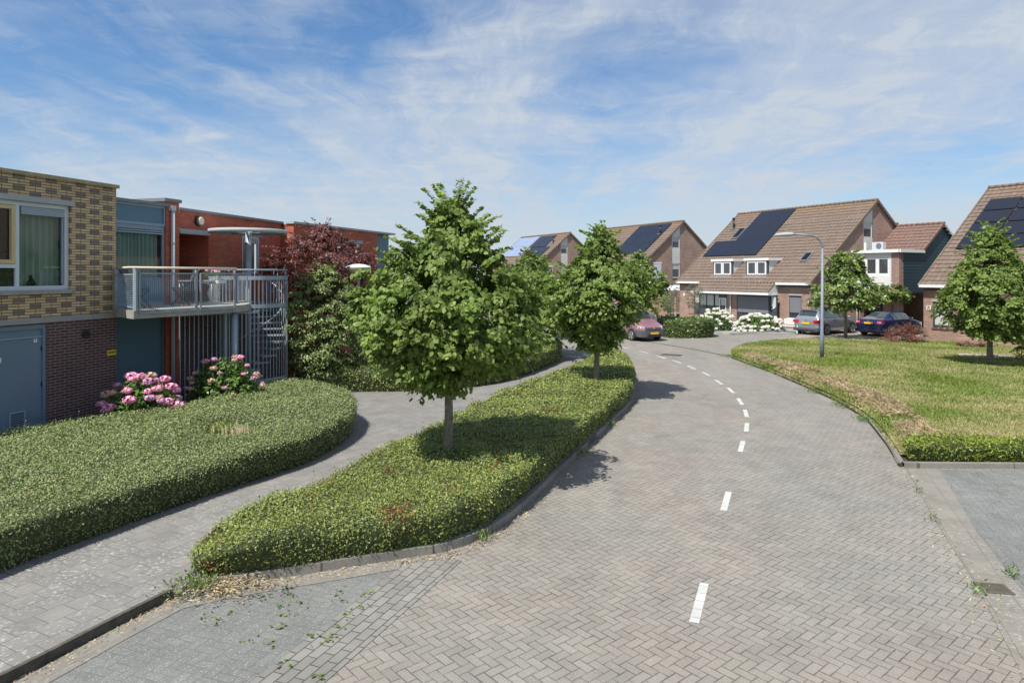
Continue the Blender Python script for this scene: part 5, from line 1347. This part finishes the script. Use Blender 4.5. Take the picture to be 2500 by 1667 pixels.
mb = MB(); mb.box(-.05, .03, 3.15, 4.2, 4.65, 4.8, 'white'); mb.box(-.05, .02, 3.2, 4.15, 3.5, 4.62, 'whiteframe'); mb.box(.02, .03, 3.6, 4.05, 3.55, 4.4, 'dglass'); mb.build('window', parent=H3)
# link building between centre house and house behind (carport with white fascia)
LK = empty('carport', (*(Vector(O1)-AX*12.7), 0), HRZ, 'low brick carport with white fascia left of the large brick house', 'carport')
mb = MB(); mb.box(-5.9, 0, .6, .8, 2.35, 2.8, 'white'); mb.box(-5.9, 0, .8, 6, 2.6, 2.78, 'lead'); mb.build('fascia', parent=LK)
mb = MB(); mb.box(-5.9, 0, 5.5, 5.6, 0, 2.6, 'dark'); mb.box(-1.6, -1.5, .9, 1.0, 0, 2.35, 'tan'); mb.box(-5.9, -2.6, .9, 1.1, 0, 2.35, 'house'); mb.build('wall', parent=LK)

# ------------------------------------------------------------------ cars
def car(name, label, loc, heading, kind, paintm):
    """local x forward, origin at the middle of the rear bumper on the ground"""
    root = empty(name, (loc[0], loc[1], 0.0), math.atan2(heading[1], heading[0]), label, 'car')
    if kind == 'hatch':   # x, belt z, roof z, half width, half roof width
        st = [(0.0, .62, .64, .74, .55), (.06, .95, 1.0, .84, .62), (.14, 1.03, 1.16, .88, .62), (.42, 1.04, 1.47, .90, .60), (.60, 1.04, 1.52, .90, .60), (1.3, 1.03, 1.56, .90, .61), (2.1, 1.02, 1.57, .90, .61), (2.75, 1.0, 1.50, .90, .59), (3.0, .99, 1.42, .90, .58), (3.55, .97, 1.02, .89, .62), (3.9, .88, .92, .87, .6), (4.25, .74, .80, .80, .55), (4.36, .55, .60, .70, .5)]
        win = dict(rear=(2, 3), front=(8, 9), side=(3, 8), pillars=(4, 6)); wheels = (.78, 3.5); wr = .32
    elif kind == 'sedan':
        st = [(0.0, .60, .62, .72, .55), (.06, .90, .95, .82, .64), (.18, 1.0, 1.03, .87, .66), (.62, 1.0, 1.06, .89, .64), (1.22, .99, 1.38, .89, .56), (1.5, .98, 1.44, .89, .56), (2.2, .98, 1.46, .89, .57), (2.7, .97, 1.42, .89, .56), (2.9, .97, 1.36, .89, .56), (3.5, .94, .99, .88, .62), (4.0, .84, .89, .86, .6), (4.4, .70, .76, .80, .55), (4.55, .5, .56, .68, .5)]
        win = dict(rear=(3, 4), front=(8, 9), side=(4, 8), pillars=(5, 6)); wheels = (.92, 3.55); wr = .32
    else:                 # small delivery van / MPV
        st = [(0.0, .60, .62, .74, .6), (.05, 1.05, 1.5, .84, .66), (.12, 1.12, 1.74, .87, .66), (.5, 1.12, 1.82, .89, .66), (1.3, 1.12, 1.84, .89, .66), (2.0, 1.11, 1.83, .89, .66), (2.4, 1.10, 1.78, .89, .65), (2.72, 1.09, 1.68, .89, .62), (2.85, 1.08, 1.62, .89, .61), (3.4, 1.05, 1.12, .87, .66), (3.85, .93, .99, .84, .62), (4.15, .80, .86, .80, .58), (4.28, .62, .66, .74, .54)]
        win = dict(rear=(1, 2), front=(8, 9), side=(5, 8), pillars=(6,)); wheels = (.75, 3.45); wr = .31
    def ring(s):
        x, zb, zr, w, wr_ = s; lo = .2
        zr = max(zr, zb+.02)
        return [(x, 0, lo), (x, w*.86, lo), (x, w*.97, lo+.12), (x, w, (lo+zb)/2), (x, w*.985, zb-.06), (x, w*.95, zb), (x, wr_+.02, zb+(zr-zb)*.86), (x, wr_*.9, zb+(zr-zb)*.97), (x, wr_*.45, zr), (x, 0, zr+.008)]
    rings = [ring(s) for s in st]; nr = len(rings[0]); 
    mb = MB(); mg = MB()
    for i in range(len(rings)-1):
        for k in range(nr-1):
            glass = False
            if win['side'][0] <= i < win['side'][1] and k == 5: glass = 'side'
            if win['front'][0] <= i < win['front'][1] and k >= 7: glass = 'ws'
            if win['rear'][0] <= i < win['rear'][1] and k >= 7: glass = 'ws'
            for sgn in (1, -1):
                q = [rings[i][k], rings[i+1][k], rings[i+1][k+1], rings[i][k+1]]
                q = [(a, b*sgn, c) for a, b, c in q]
                if sgn < 0: q = q[::-1]
                q = q[::-1]
                low = paintm if not (kind == 'van' and k <= 2 and (i >= 10)) else 'bumper'
                mb.face(q, 'black' if k == 0 else ('carglass' if glass == 'ws' else low), True)
                if glass:
                    c = Vector((0, 0, 0))
                    for p in q: c += Vector(p)
                    c /= 4; nn_ = (Vector(q[1])-Vector(q[0])).cross(Vector(q[2])-Vector(q[0])).normalized()
                    if nn_.dot(Vector((0, c.y, max(0, c.z-.9)))) < 0: nn_ = -nn_
                    sh = .90 if glass == 'side' else .96
                    qq = [c+(Vector(p)-c)*(sh if glass == 'ws' else 1.0)+nn_*.012 for p in q]
                    if glass == 'side':
                        z0_, z1_ = min(p[2] for p in q), max(p[2] for p in q)
                        pil = .05
                        x0_, x1_ = min(p[0] for p in q), max(p[0] for p in q)
                        def adj(p):
                            p = Vector(p); 
                            if i in win['pillars'] and abs(p.x-x0_) < 1e-6: p.x += pil
                            return p+nn_*.012+Vector((0, 0, .03 if abs(p.z-z0_) < .08 else -.02))
                        qq = [adj(p) for p in q]
                    mg.face([tuple(p) for p in qq], 'carglass', False)
    for e, fl in ((rings[0], True), (rings[-1], False)):
        pts = [(a, b, c) for a, b, c in e]+[(a, -b, c) for a, b, c in e[::-1][1:-1]]
        mb.face(pts if fl else pts[::-1], paintm)
    # weld
    body = mb.build('body', parent=root, uv=False)
    bm_ = bmesh.new(); bm_.from_mesh(body.data); bmesh.ops.remove_doubles(bm_, verts=bm_.verts, dist=.0005); bmesh.ops.recalc_face_normals(bm_, faces=bm_.faces); bm_.to_mesh(body.data); bm_.free()
    ss = body.modifiers.new('s', 'SUBSURF'); ss.levels = 1; ss.render_levels = 1
    mg.build('windows', parent=root, uv=False)
    Wd = st[5][3]
    for x in wheels:
        for sgn in (1, -1):
            wy = sgn*(Wd-.09)
            w_ = empty('wheel', (x, wy, wr), parent=root)
            mb = MB(); mb.tube([(0, -.10*sgn, 0), (0, .095*sgn, 0), (0, .10*sgn, 0)], [wr, wr, wr*.93], 'rubber', 24); mb.build('tyre', parent=w_, uv=False)
            mb = MB(); mb.tube([(0, .101*sgn, 0), (0, .103*sgn, 0)], [wr*.68, wr*.66], 'black', 24)
            for k in range(5):
                a = k*2*PI/5+.3; mb.obox((.03*math.cos(a), .108*sgn, .03*math.sin(a)), (wr*.64*math.cos(a), .108*sgn, wr*.64*math.sin(a)), .07, .02, 'alloy', up=(0, 1, 0))
            mb.lathe([], 'alloy') if False else None
            mb.tube([(wr*.66*math.cos(t*PI/12), .106*sgn, wr*.66*math.sin(t*PI/12)) for t in range(25)], .015, 'alloy', 6, caps=False)
            mb.build('rim', parent=w_, uv=False)
            # arch
            ma = MB(); ma.tube([(x+(wr+.05)*math.cos(R(a)), sgn*(Wd-.005), wr+(wr+.05)*math.sin(R(a))) for a in range(-12, 193, 12)], .022, 'black', 6)
            n_ = 18; pts = [(x+(wr+.045)*math.cos(R(-15+210*k/n_)), sgn*(Wd+.003), wr+(wr+.045)*math.sin(R(-15+210*k/n_))) for k in range(n_+1)]
            ma.face(pts if sgn < 0 else pts[::-1], 'black')
            ma.build('wheel_arch', parent=root, uv=False)
            w_.location.y = sgn*(Wd-.06)
            # mirror
        
    for sgn in (1, -1):
        xm = st[8][0]-.05; mb = MB(); mb.tube([(xm, sgn*(Wd-.05), st[8][1]+.04), (xm, sgn*(Wd+.1), st[8][1]+.08), (xm, sgn*(Wd+.2), st[8][1]+.09)], [.03, .07, .05], 'black' if kind == 'van' else paintm, 8); mb.build('mirror', parent=root, uv=False)
        mb = MB()
        for x in (st[4][0]+.95, ): mb.box(x, x+.16, sgn*Wd-.012, sgn*Wd+.012, st[5][1]-.13, st[5][1]-.10, 'black')
        if kind == 'sedan':
            pts_ = [(st[j][0], sgn*(st[j][3]*.95+.012), st[j][1]+.02) for j in range(4, 9)]
            mb.tube(pts_, .012, 'alloy', 5)
        mb.build('door_handle', parent=root, uv=False)
        # lights
        if kind != 'van':
            zt = .82 if kind == 'hatch' else .84
            mb = MB(); yc = sgn*.63
            mb.box(-.01 if kind == 'hatch' else .0, .22, sgn*.50 if kind == 'hatch' else sgn*.52, sgn*(.865 if kind == 'hatch' else .85), zt-.08, zt+.09, 'redlight')
            if kind == 'sedan':
                mb.tube([(-.005, sgn*.72, zt), (-.02, sgn*.72, zt)], .055, 'clearlight', 14); mb.tube([(-.005, sgn*.59, zt+.01), (-.02, sgn*.59, zt+.01)], .035, 'clearlight', 12)
            mb.build('tail_light', parent=root, uv=False, bevel=.02)
        mb = MB(); xf = st[-2][0]
        mb.obox((xf-.28, sgn*.77, st[-2][1]-.02), (xf+.05, sgn*.52, st[-2][1]-.06), .20, .17, 'clearlight'); mb.build('headlight', parent=root, uv=False, bevel=.03)
    xe = st[-1][0]
    if kind == 'van':
        mb = MB(); mb.prism([(xe-.5, -.87), (xe-.2, -.86), (xe-.02, -.78), (xe+.07, -.6), (xe+.10, -.3), (xe+.10, .3), (xe+.07, .6), (xe-.02, .78), (xe-.2, .86), (xe-.5, .87)], .26, .60, 'bumper', bottom=True); mb.build('bumper', parent=root, uv=False, bevel=.05)
        mb = MB(); mb.box(xe-.08, xe+.045, -.50, .50, .64, .76, 'bumper'); mb.build('grille', parent=root, uv=False)
        mb = MB(); mb.tube([(xe+.045, 0, .73), (xe+.058, 0, .73)], .06, 'alloy', 16); mb.build('badge', parent=root, uv=False)
        mb = MB(); mb.box(xe+.10, xe+.112, -.45, .45, .30, .40, 'black'); mb.build('lower_grille', parent=root, uv=False)
        px_, pz, pxx = xe+.104, .46, xe+.118
    else:
        mb = MB(); mb.box(-.05, .2, -.82, .82, .25, .44, 'bumper' if kind == 'hatch' else paintm); mb.build('bumper', parent=root, uv=False, bevel=.05)
        mb = MB(); mb.box(-.056, -.04, -.7, .7, .27, .33, 'black'); mb.build('lower_trim', parent=root, uv=False)
        px_, pz, pxx = -.03, .72 if kind == 'hatch' else .80, .0
        mb = MB(); mb.tube([(-.02, 0, .93), (-.0, 0, .93)], .04, 'alloy', 12); mb.build('badge', parent=root, uv=False)
    mb = MB(); mb.box(min(px_, pxx), max(px_, pxx), -.26, .26, pz-.055, pz+.055, 'plate')
    xs = max(px_, pxx)+.001 if kind == 'van' else min(px_, pxx)-.001
    pl_ = mb.build('number_plate', parent=root, uv=False)
    if kind == 'hatch':
        mb = MB(); mb.box(.30, .40, -.5, .5, 1.50, 1.53, 'black'); mb.tube([(1.0, .56, 1.56), (1.2, .56, 1.60), (2.4, .55, 1.60), (2.6, .55, 1.56)], .015, 'alloy', 6); mb.tube([(1.0, -.56, 1.56), (1.2, -.56, 1.60), (2.4, -.55, 1.60), (2.6, -.55, 1.56)], .015, 'alloy', 6); mb.build('roof_rails', parent=root, uv=False)
    return root
car('parked_car', 'silver estate car parked beside the white garden bench', (18.0, 41.85), (.84, .54), 'hatch', 'car_silver')
car('parked_car', 'dark blue saloon parked behind the red maple shrub', (21.35, 40.9), (.86, .51), 'sedan', 'car_blue')
hd = Vector((.42, -.906)); fr_ = Vector((7.87, 37.66))
car('parked_car', 'faded mauve van-shaped car with grey bumper beside the box hedge', fr_-hd*4.38, hd, 'van', 'car_pink')
car('parked_car', 'pale grey car half hidden behind the mauve car and the second lime tree', (6.4, 48.2), (.887, .461), 'hatch', 'car_silver')

# ------------------------------------------------------------------ hedges
def H1f(x, y):
    d = (x+6.27)*0.883-(y-8.35)*0.47   # distance towards the path side
    return 0.68+0.15*min(1, max(0, (-d-0.2)/1.6))
hedge('hedge', [(-6.9, 6.2), (-6.12, 8.28), (-5.56, 9.6), (-4.93, 11.0), (-4.30, 12.1), (-3.83, 13.0), (-3.55, 14.5), (-3.60, 15.8), (-4.1, 17.1), (-5.0, 18.2), (-6.0, 18.9), (-6.6, 18.6), (-6.75, 17.6), (-7.2, 15.4), (-8.0, 14.2), (-9.1, 13.1), (-9.55, 12.0), (-10.3, 9), (-10.4, 6.0), (-8.5, 5.4)],
      H1f, 'hedge1', 0.025, 5600, 'broad flat-topped grey-green hedge beside the purple brick wall', seed=3, lumps=0.035, rim=.12, holes=((-5.45, 13.25, .75, .3),), near=8.5)
hedge('hedge', [(-3.78, 8.05), (-3.05, 8.14)]+[(x-.01, y-.04 if y < 9.3 else y) for x, y in isl_right[2:-1]]+[(4.55, 29.8)]+isl_left[1:-1]+[(-3.95, 8.7)], lambda x, y: .61-.12*min(1, max(0, (y-20)/6))-.26*max(0, 1-math.hypot(x+3.8, y-8.4)/.9), 'hedge2', 0.030, 4600, 'long yellow-green hedge island along the street carrying two lime trees', seed=4, lumps=0.085, z0=.10, rim=.14, near=8.5)
hedge('hedge', [(2.35, 29.6), (1.55, 26.8), (-.1, 22.9), (-1.3, 21.6), (-3.1, 20.95), (-4.9, 20.85), (-6.2, 20.6), (-6.5, 21.4), (-5.6, 22.3), (-3, 22.8), (-1.2, 24), (.2, 27), (1.2, 30.4)], .86, 'hedge2', 0.042, 1700, 'green clipped hedge across the path behind the first lime tree', seed=6, lumps=0.05, near=12)
hedge('hedge', [(7.66, 13.3), (7.85, 13.12), (9.8, 13.1), (14, 13.05), (20, 13.0), (20, 13.7), (14, 13.75), (9.8, 13.7), (7.95, 13.85)], .47, 'yew', 0.07, 2600, 'low bright green yew hedge along the kerb of the right parking bay', seed=7, lumps=0.05, shape='needle', rim=.12, near=13)
hedge('hedge', [(8.9, 40.3), (9.2, 39.5), (11.0, 39.5), (12.1, 40.3), (12.1, 42.5), (10.5, 43.2), (8.9, 42.5)], 1.02, 'laurel', 0.10, 500, 'boxy dark green hedge beside the mauve car', seed=8, lumps=0.1, z0=.0, near=30)
hedge('hedge', [(3.2, 41.5), (6.0, 43.5), (6.2, 45), (3, 43.5)], .8, 'laurel', 0.10, 300, 'far low hedge across the street glimpsed beside the second lime trunk', seed=18, lumps=0.1, z0=.0, near=30)

# ------------------------------------------------------------------ trees
LP = [(0, .36), (.07, .55), (.13, .78), (.22, .94), (.32, 1.0), (.45, 1.0), (.54, .95), (.64, .76), (.74, .52), (.84, .35), (.93, .21), (1, .05)]
tree('lime_tree', -1.13, 12.0, 4.98, .12, 1.78, LP, 1.42, 'large lime tree with slim pale trunk in the front of the hedge island', seed=12, leafsize=.080, clumps=600, per=60, sprays=170, trunk_r=.085, skew=(.08, 0), gap=1.0, cr=.33)
tree('lime_tree', 2.55, 20.5, 5.05, .12, 1.55, [(0, .28), (.1, .42), (.2, .55), (.32, .85), (.43, 1), (.55, .9), (.67, .56), (.78, .38), (.9, .22), (1, .05)], 1.52, 'second lime tree farther along the hedge island beside the mauve car', seed=23, leafsize=.092, clumps=520, per=52, trunk_r=.09, skew=(.12, 0), gap=.7, cr=.36)
tree('lime_tree', 1.1, 29.8, 4.2, .12, .9, LP, 2.0, 'bright lime tree at the end of the dark hedge between the two island trees', seed=31, leafsize=.13, clumps=300, per=36, trunk_r=.09, cr=.4)
tree('lime_tree', .95, 38.5, 4.95, 0, 2.0, LP, 1.3, 'small dark conical tree in front of the farthest solar roof', seed=35, leafsize=.15, clumps=160, per=30, trunk_r=.08, leafm='laurel', cr=.4)
tree('lime_tree', 7.55, 40.8, 4.8, 0, 2.3, LP, 1.45, 'lime tree behind the mauve car right of the second island tree', seed=36, leafsize=.14, clumps=220, per=34, trunk_r=.08, cr=.42, leafm='lime_d')
tree('lime_tree', 17.45, 24.9, 5.4, lawn_z(17.3, 24.9)-.05, 1.45, [(0, .55), (.12, .8), (.28, 1.0), (.45, .95), (.6, .75), (.72, .52), (.84, .36), (.94, .2), (1, .05)], 1.45, 'lime tree on the lawn at the right edge in front of house 13', seed=41, leafsize=.095, clumps=560, per=50, trunk_r=.10, gap=.6, cr=.36)
tree('young_tree', 18.75, 38.4, 4.95, .1, 1.75, [(0, .5), (.08, .85), (.25, 1.0), (.42, .85), (.55, .5), (.7, .5), (.85, .38), (1, .08)], 1.85, 'young tree with layered crown between lamp post and blue car', seed=51, leafsize=.13, clumps=260, per=34, trunk_r=.09, leafm='lime_d', gap=.5, cr=.36)
tree('young_tree', 24.6, 44.25, 2.95, .0, 1.95, [(0, .6), (.5, 1), (1, .4)], 1.1, 'small umbrella-shaped tree behind the blue car', seed=52, leafsize=.13, clumps=80, per=30, trunk_r=.08, leafm='lime_d', cr=.3)
tree('purple_tree', -6.4, 23.25, 5.35, .1, 2.5, [(0, .3), (.2, .7), (.45, 1.0), (.65, 1.0), (.74, .8), (.82, .5), (.9, .3), (1, .08)], 1.75, 'purple-leaved tree against the red brick wing', leafm='purple_leaf', seed=61, leafsize=.10, clumps=420, per=36, trunk_r=.06, stems=4, bark='bark_d', shape='oval', cr=.36, droop=.2)
tree('green_shrub', -5.9, 21.6, 3.95, .1, .2, [(0, .55), (.2, .85), (.45, 1.0), (.65, .9), (.82, .65), (1, .15)], 1.30, 'bushy olive-green shrub left of the post lamp', leafm='shrub', seed=64, leafsize=.085, clumps=560, per=56, trunk_r=.04, stems=4, bark='bark_d', shape='oval', cr=.32, droop=.15, cat='shrub')
tree('olive_tree', 12.6, 47.2, 3.05, 0, 1.35, [(0, .6), (.4, 1), (.8, .8), (1, .3)], .62, 'small olive tree in front of the dark bay window', leafm='olive', seed=71, leafsize=.09, clumps=60, per=34, trunk_r=.05, shape='needle', cr=.2, group=None)
tree('olive_tree', 10.9, 47.0, 3.25, 0, 1.25, [(0, .6), (.4, 1), (.8, .8), (1, .3)], .66, 'small olive tree beside the yellow-green shrub', leafm='olive', seed=72, leafsize=.09, clumps=60, per=34, trunk_r=.05, shape='needle', cr=.2)
tree('yellow_shrub', 10.9, 51.0, 3.1, 0, .1, [(0, .8), (.4, 1), (.8, .8), (1, .3)], .95, 'yellow-green shrub by the carport', leafm='yellowleaf', seed=73, leafsize=.13, clumps=90, per=34, trunk_r=.03, shape='oval', cr=.3, cat='shrub')
tree('maple_shrub', 20.85, 36.6, .98, .05, .1, [(0, 1), (.35, 1), (.7, .7), (1, .3)], 1.0, 'low spreading red maple shrub in front of the blue car', leafm='redshrub', seed=81, leafsize=.09, clumps=150, per=36, trunk_r=.03, shape='needle', cr=.28, droop=.5, cat='shrub', skew=(.5, 0))
tree('red_shrub', 22.6, 33.6, .27, .12, .12, [(0, 1), (1, .8)], .6, 'tiny dark red plant in the lawn near house 13', leafm='redshrub', seed=82, leafsize=.07, clumps=40, per=20, trunk_r=.02, shape='oval', cr=.14, cat='shrub')
tree('garden_shrub', 20.0, 25.6, 1.9, .2, .25, [(0, .8), (.4, 1), (.8, .8), (1, .3)], .95, 'yellow-green shrub at the right edge beside the garden paving', leafm='yellowleaf', seed=83, leafsize=.10, clumps=110, per=34, trunk_r=.03, shape='oval', cr=.28, cat='shrub')
tree('garden_tree', 31.5, 56.5, 7.6, 0, 3, LP, 1.8, 'treetop showing behind the ridge of the large brick house', seed=91, leafsize=.18, clumps=120, per=30, trunk_r=.1, cr=.45, leafm='yellowleaf')

# ------------------------------------------------------------------ hydrangeas
def flower_mesh(m, seed, r=.075, n=70):
    rg_ = np.random.default_rng(seed); d = unit(rg_.normal(size=(n, 3))); d[:, 2] = d[:, 2]*.75+.1
    return leaves('flower_head', d*r, d+rg_.normal(size=(n, 3))*.25, np.full(n, r*.62), m, 'round', rg_)
protos = {}
def hydrangea(x, y, z0, rx, ry, hh, heads, mats, label, seed, r=.08):
    rg_ = np.random.default_rng(seed); root = empty('hydrangea_bush', (x, y, z0), label=label, cat='shrub')
    n = int(900*rx*hh/.5); d = unit(rg_.normal(size=(n, 3))); d[:, 2] = np.abs(d[:, 2])
    f = .6+.4*rg_.random(n)[:, None]
    leaves('foliage', d*f*np.array((rx, ry, hh)), d*.6+rg_.normal(size=(n, 3))*.5+np.array((0, 0, .6)), np.full(n, .13), 'hyd', 'oval', rg_, parent=root)
    mb = MB()
    for k in range(10):
        a = k*.63; mb.tube([(0.1*math.cos(a), .1*math.sin(a), -.1), (rx*.6*math.cos(a), ry*.6*math.sin(a), hh*.7)], [.012, .006], 'bark_d', 5)
    mb.build('stems', parent=root, uv=False)
    pts = []
    t = 0
    while len(pts) < heads and t < 4000:
        t += 1; q = unit(rg_.normal(size=3)); q[2] = abs(q[2])**.8
        p = q*np.array((rx, ry, hh))*(.93+.12*rg_.random())
        if all(np.linalg.norm(p-o_) > r*1.25 for o_ in pts): pts.append(p)
    for p in pts:
        m = mats[int(rg_.integers(len(mats)))]
        key = (m, r)
        if key not in protos: protos[key] = flower_mesh(m, 5, r); o = protos[key]
        else: o = protos[key].copy(); col.objects.link(o)
        o.parent = root; o.location = p; s_ = .75+.5*rg_.random(); o.scale = (s_*1.15, s_*1.15, s_*.85); o.rotation_euler = (0, 0, rg_.random()*6)
        for t_ in ('label',):
            if t_ in o: del o[t_]
    return root
hydrangea(-8.1, 15.0, .35, .88, .6, 1.12, 56, ['pink', 'pink', 'pink', 'mauve', 'dusty'], 'hydrangea with dense bright pink heads beside the purple brick wall', 3, .095)
hydrangea(-7.0, 16.7, .45, .95, .65, 1.28, 40, ['dusty', 'dusty', 'mauve', 'pink'], 'leafy hydrangea with faded pink heads under the balcony', 4, .066)
hydrangea(13.4, 44.9, .0, 1.25, .9, 1.4, 64, ['whitepet'], 'white hydrangea bush left of the grey bay screen', 5, .12)
hydrangea(15.9, 43.9, .0, 1.6, .9, 1.15, 84, ['whitepet'], 'wide low white hydrangea bush beside the garden bench', 6, .12)

# white garden bench
BN = empty('garden_bench', (17.55, 43.0, .05), HRZ+.12, 'white slatted plastic bench between hydrangeas and silver car', 'bench')
mb = MB()
for i in range(4): mb.box(-.62, .62, -.22+i*.11, -.14+i*.11, .40, .425, 'plastic_w')
mb.build('seat', parent=BN)
mb = MB()
for i in range(4): mb.box(-.60, .60, .22+i*.02, .24+i*.02, .50+i*.09, .56+i*.09, 'plastic_w')
mb.tube([(-.63, .2, .42), (-.62, .3, .78), (-.4, .31, .86), (.4, .31, .86), (.62, .3, .78), (.63, .2, .42)], .03, 'plastic_w', 8); mb.build('backrest', parent=BN)
for sx in (-.62, .62):
    mb = MB(); mb.obox((sx, -.26, 0), (sx, -.2, .6), .06, .07, 'plastic_w'); mb.build('leg', parent=BN)
    mb = MB(); mb.obox((sx, .3, 0), (sx, .2, .42), .06, .07, 'plastic_w'); mb.build('leg', parent=BN)
    mb = MB(); mb.tube([(sx, -.24, .6), (sx, 0, .66), (sx, .25, .64)], .03, 'plastic_w', 8); mb.build('armrest', parent=BN)

# pruned plant growing through the hedge
PP = empty('pruned_shrub', (-5.45, 13.25, .5), label='cut-back shrub of pale stems in a hollow of the broad hedge', cat='shrub')
rp = np.random.default_rng(9); mb = MB()
for i in range(70):
    a = rp.random()*6.28; r_ = .38*math.sqrt(rp.random()); x_, y_ = r_*math.cos(a)*1.1, r_*math.sin(a)*.8; h_ = .14+.16*rp.random()
    mb.tube([(x_, y_, -.25), (x_+.06*rp.normal()*.5, y_+.03*rp.normal(), h_)], [.008, .006], 'twig', 5)
mb.build('stems', parent=PP, uv=False)
p_ = rp.normal(size=(240, 3))*np.array((.13, .12, .05))+np.array((-.25, .1, .2)); p2 = rp.normal(size=(200, 3))*np.array((.3, .12, .04))+np.array((.05, -.25, .04)); p_ = np.concatenate([p_, p2])
leaves('foliage', p_, rp.normal(size=p_.shape)+np.array((0, 0, .8)), np.full(len(p_), .06), 'yellowleaf', 'oval', rp, parent=PP)

# ------------------------------------------------------------------ drains, weeds, litter
def drain(x, y, rz, label, w=.42, l=.30):
    t = empty('drain_grate', (x, y, .012), rz, label, 'drain')
    mb = MB()
    for q in ((-w/2, w/2, -l/2, -l/2+.03), (-w/2, w/2, l/2-.03, l/2), (-w/2, -w/2+.03, -l/2+.03, l/2-.03), (w/2-.03, w/2, -l/2+.03, l/2-.03)): mb.box(q[0], q[1], q[2], q[3], -.01, .012, 'iron')
    mb.box(-w/2+.03, w/2-.03, -l/2+.03, l/2-.03, -.01, -.004, 'dark')
    for i in range(7): mb.box(-w/2+.03, w/2-.03, -l/2+.045+i*.033, -l/2+.06+i*.033, -.003, .010, 'iron')
    mb.build('grate', parent=t)
drain(5.66, 8.02, R(-10), 'rusty drain grate in the concrete gutter of the right parking bay', .33, .27)
drain(7.3, 31.3, R(-30), 'dark drain grate beside the centre line far up the street', .9, .5)

def scatter_line(line, n, w, rg_, z=0.0):
    line = smooth_line([Vector(p) for p in line], 2); o_ = []
    for _ in range(n):
        i = rg_.integers(0, len(line)-1); a, b = line[i], line[i+1]; t = rg_.random(); q = a*(1-t)+b*t
        o_.append((q.x+rg_.normal()*w, q.y+rg_.normal()*w, z))
    return np.array(o_)
rw = np.random.default_rng(33)
pts = []
for c, n, s_ in (((-3.68, 8.0), 420, .15), ((-0.40, 9.5), 110, .07), ((1.40, 13.9), 90, .07), ((2.45, 16.7), 90, .07), ((6.1, 8.35), 60, .05), ((5.4, 7.9), 40, .05), ((9.2, 19.0), 260, .13), ((9.45, 21.3), 260, .13), ((8.85, 17.2), 220, .10), ((9.7, 27.5), 300, .2), ((9.7, 30.4), 300, .2), ((6.3, 10.2), 25, .04), ((6.9, 11.6), 20, .04)):
    q = rw.normal(size=(n, 3))*np.array((s_, s_*1.3, 0)); q[:, 2] = .02+np.abs(rw.normal(size=n))*.05; pts.append(q+np.array((c[0], c[1], .03 if c[0] > -3 else .1)))
P = np.concatenate(pts); al = unit(rw.normal(size=P.shape)+np.array((0, 0, 1.1)))
leaves('weeds', P, np.cross(al, rw.normal(size=P.shape)), np.full(len(P), .065), 'weed', 'needle', rw, along=al, kind='stuff', label='weeds growing from joints along the kerbs')
pts = [scatter_line([(x+.1, y-.12) for x, y in isl_right], 1300, .07, rw, .012), scatter_line([(x+.08, y-.03) for x, y in kerb_path], 700, .06, rw, .012), scatter_line(rk, 350, .12, rw, .014)]
q = rw.normal(size=(900, 3))*np.array((.3, .16, .02))+np.array((-3.4, 7.95, .10)); q[:, 2] = np.abs(q[:, 2]); pts.append(q)
P = np.concatenate(pts); al = unit(rw.normal(size=P.shape)*np.array((1, 1, .15)))
leaves('dry_litter', P, np.cross(al, rw.normal(size=P.shape)*.4+np.array((0, 0, 1)))*.0+np.array((0, 0, 1.0))+rw.normal(size=P.shape)*.35, np.full(len(P), .055), 'straw', 'needle', rw, along=al, kind='stuff', label='dry leaves and straw blown against the kerbs')
q = np.concatenate([rw.normal(size=(7, 3))*.045+np.array((rw.uniform(-3.3, -1.6), rw.uniform(6.0, 8.1), .02)) for _ in range(26)]); q[:, 2] = .012+rw.random(len(q))*.02
leaves('fallen_leaves', q, rw.normal(size=q.shape)*.5+np.array((0, 0, 1)), np.full(len(q), .05), 'weed', 'oval', rw, kind='stuff', label='small green leaves scattered on the left parking bay')
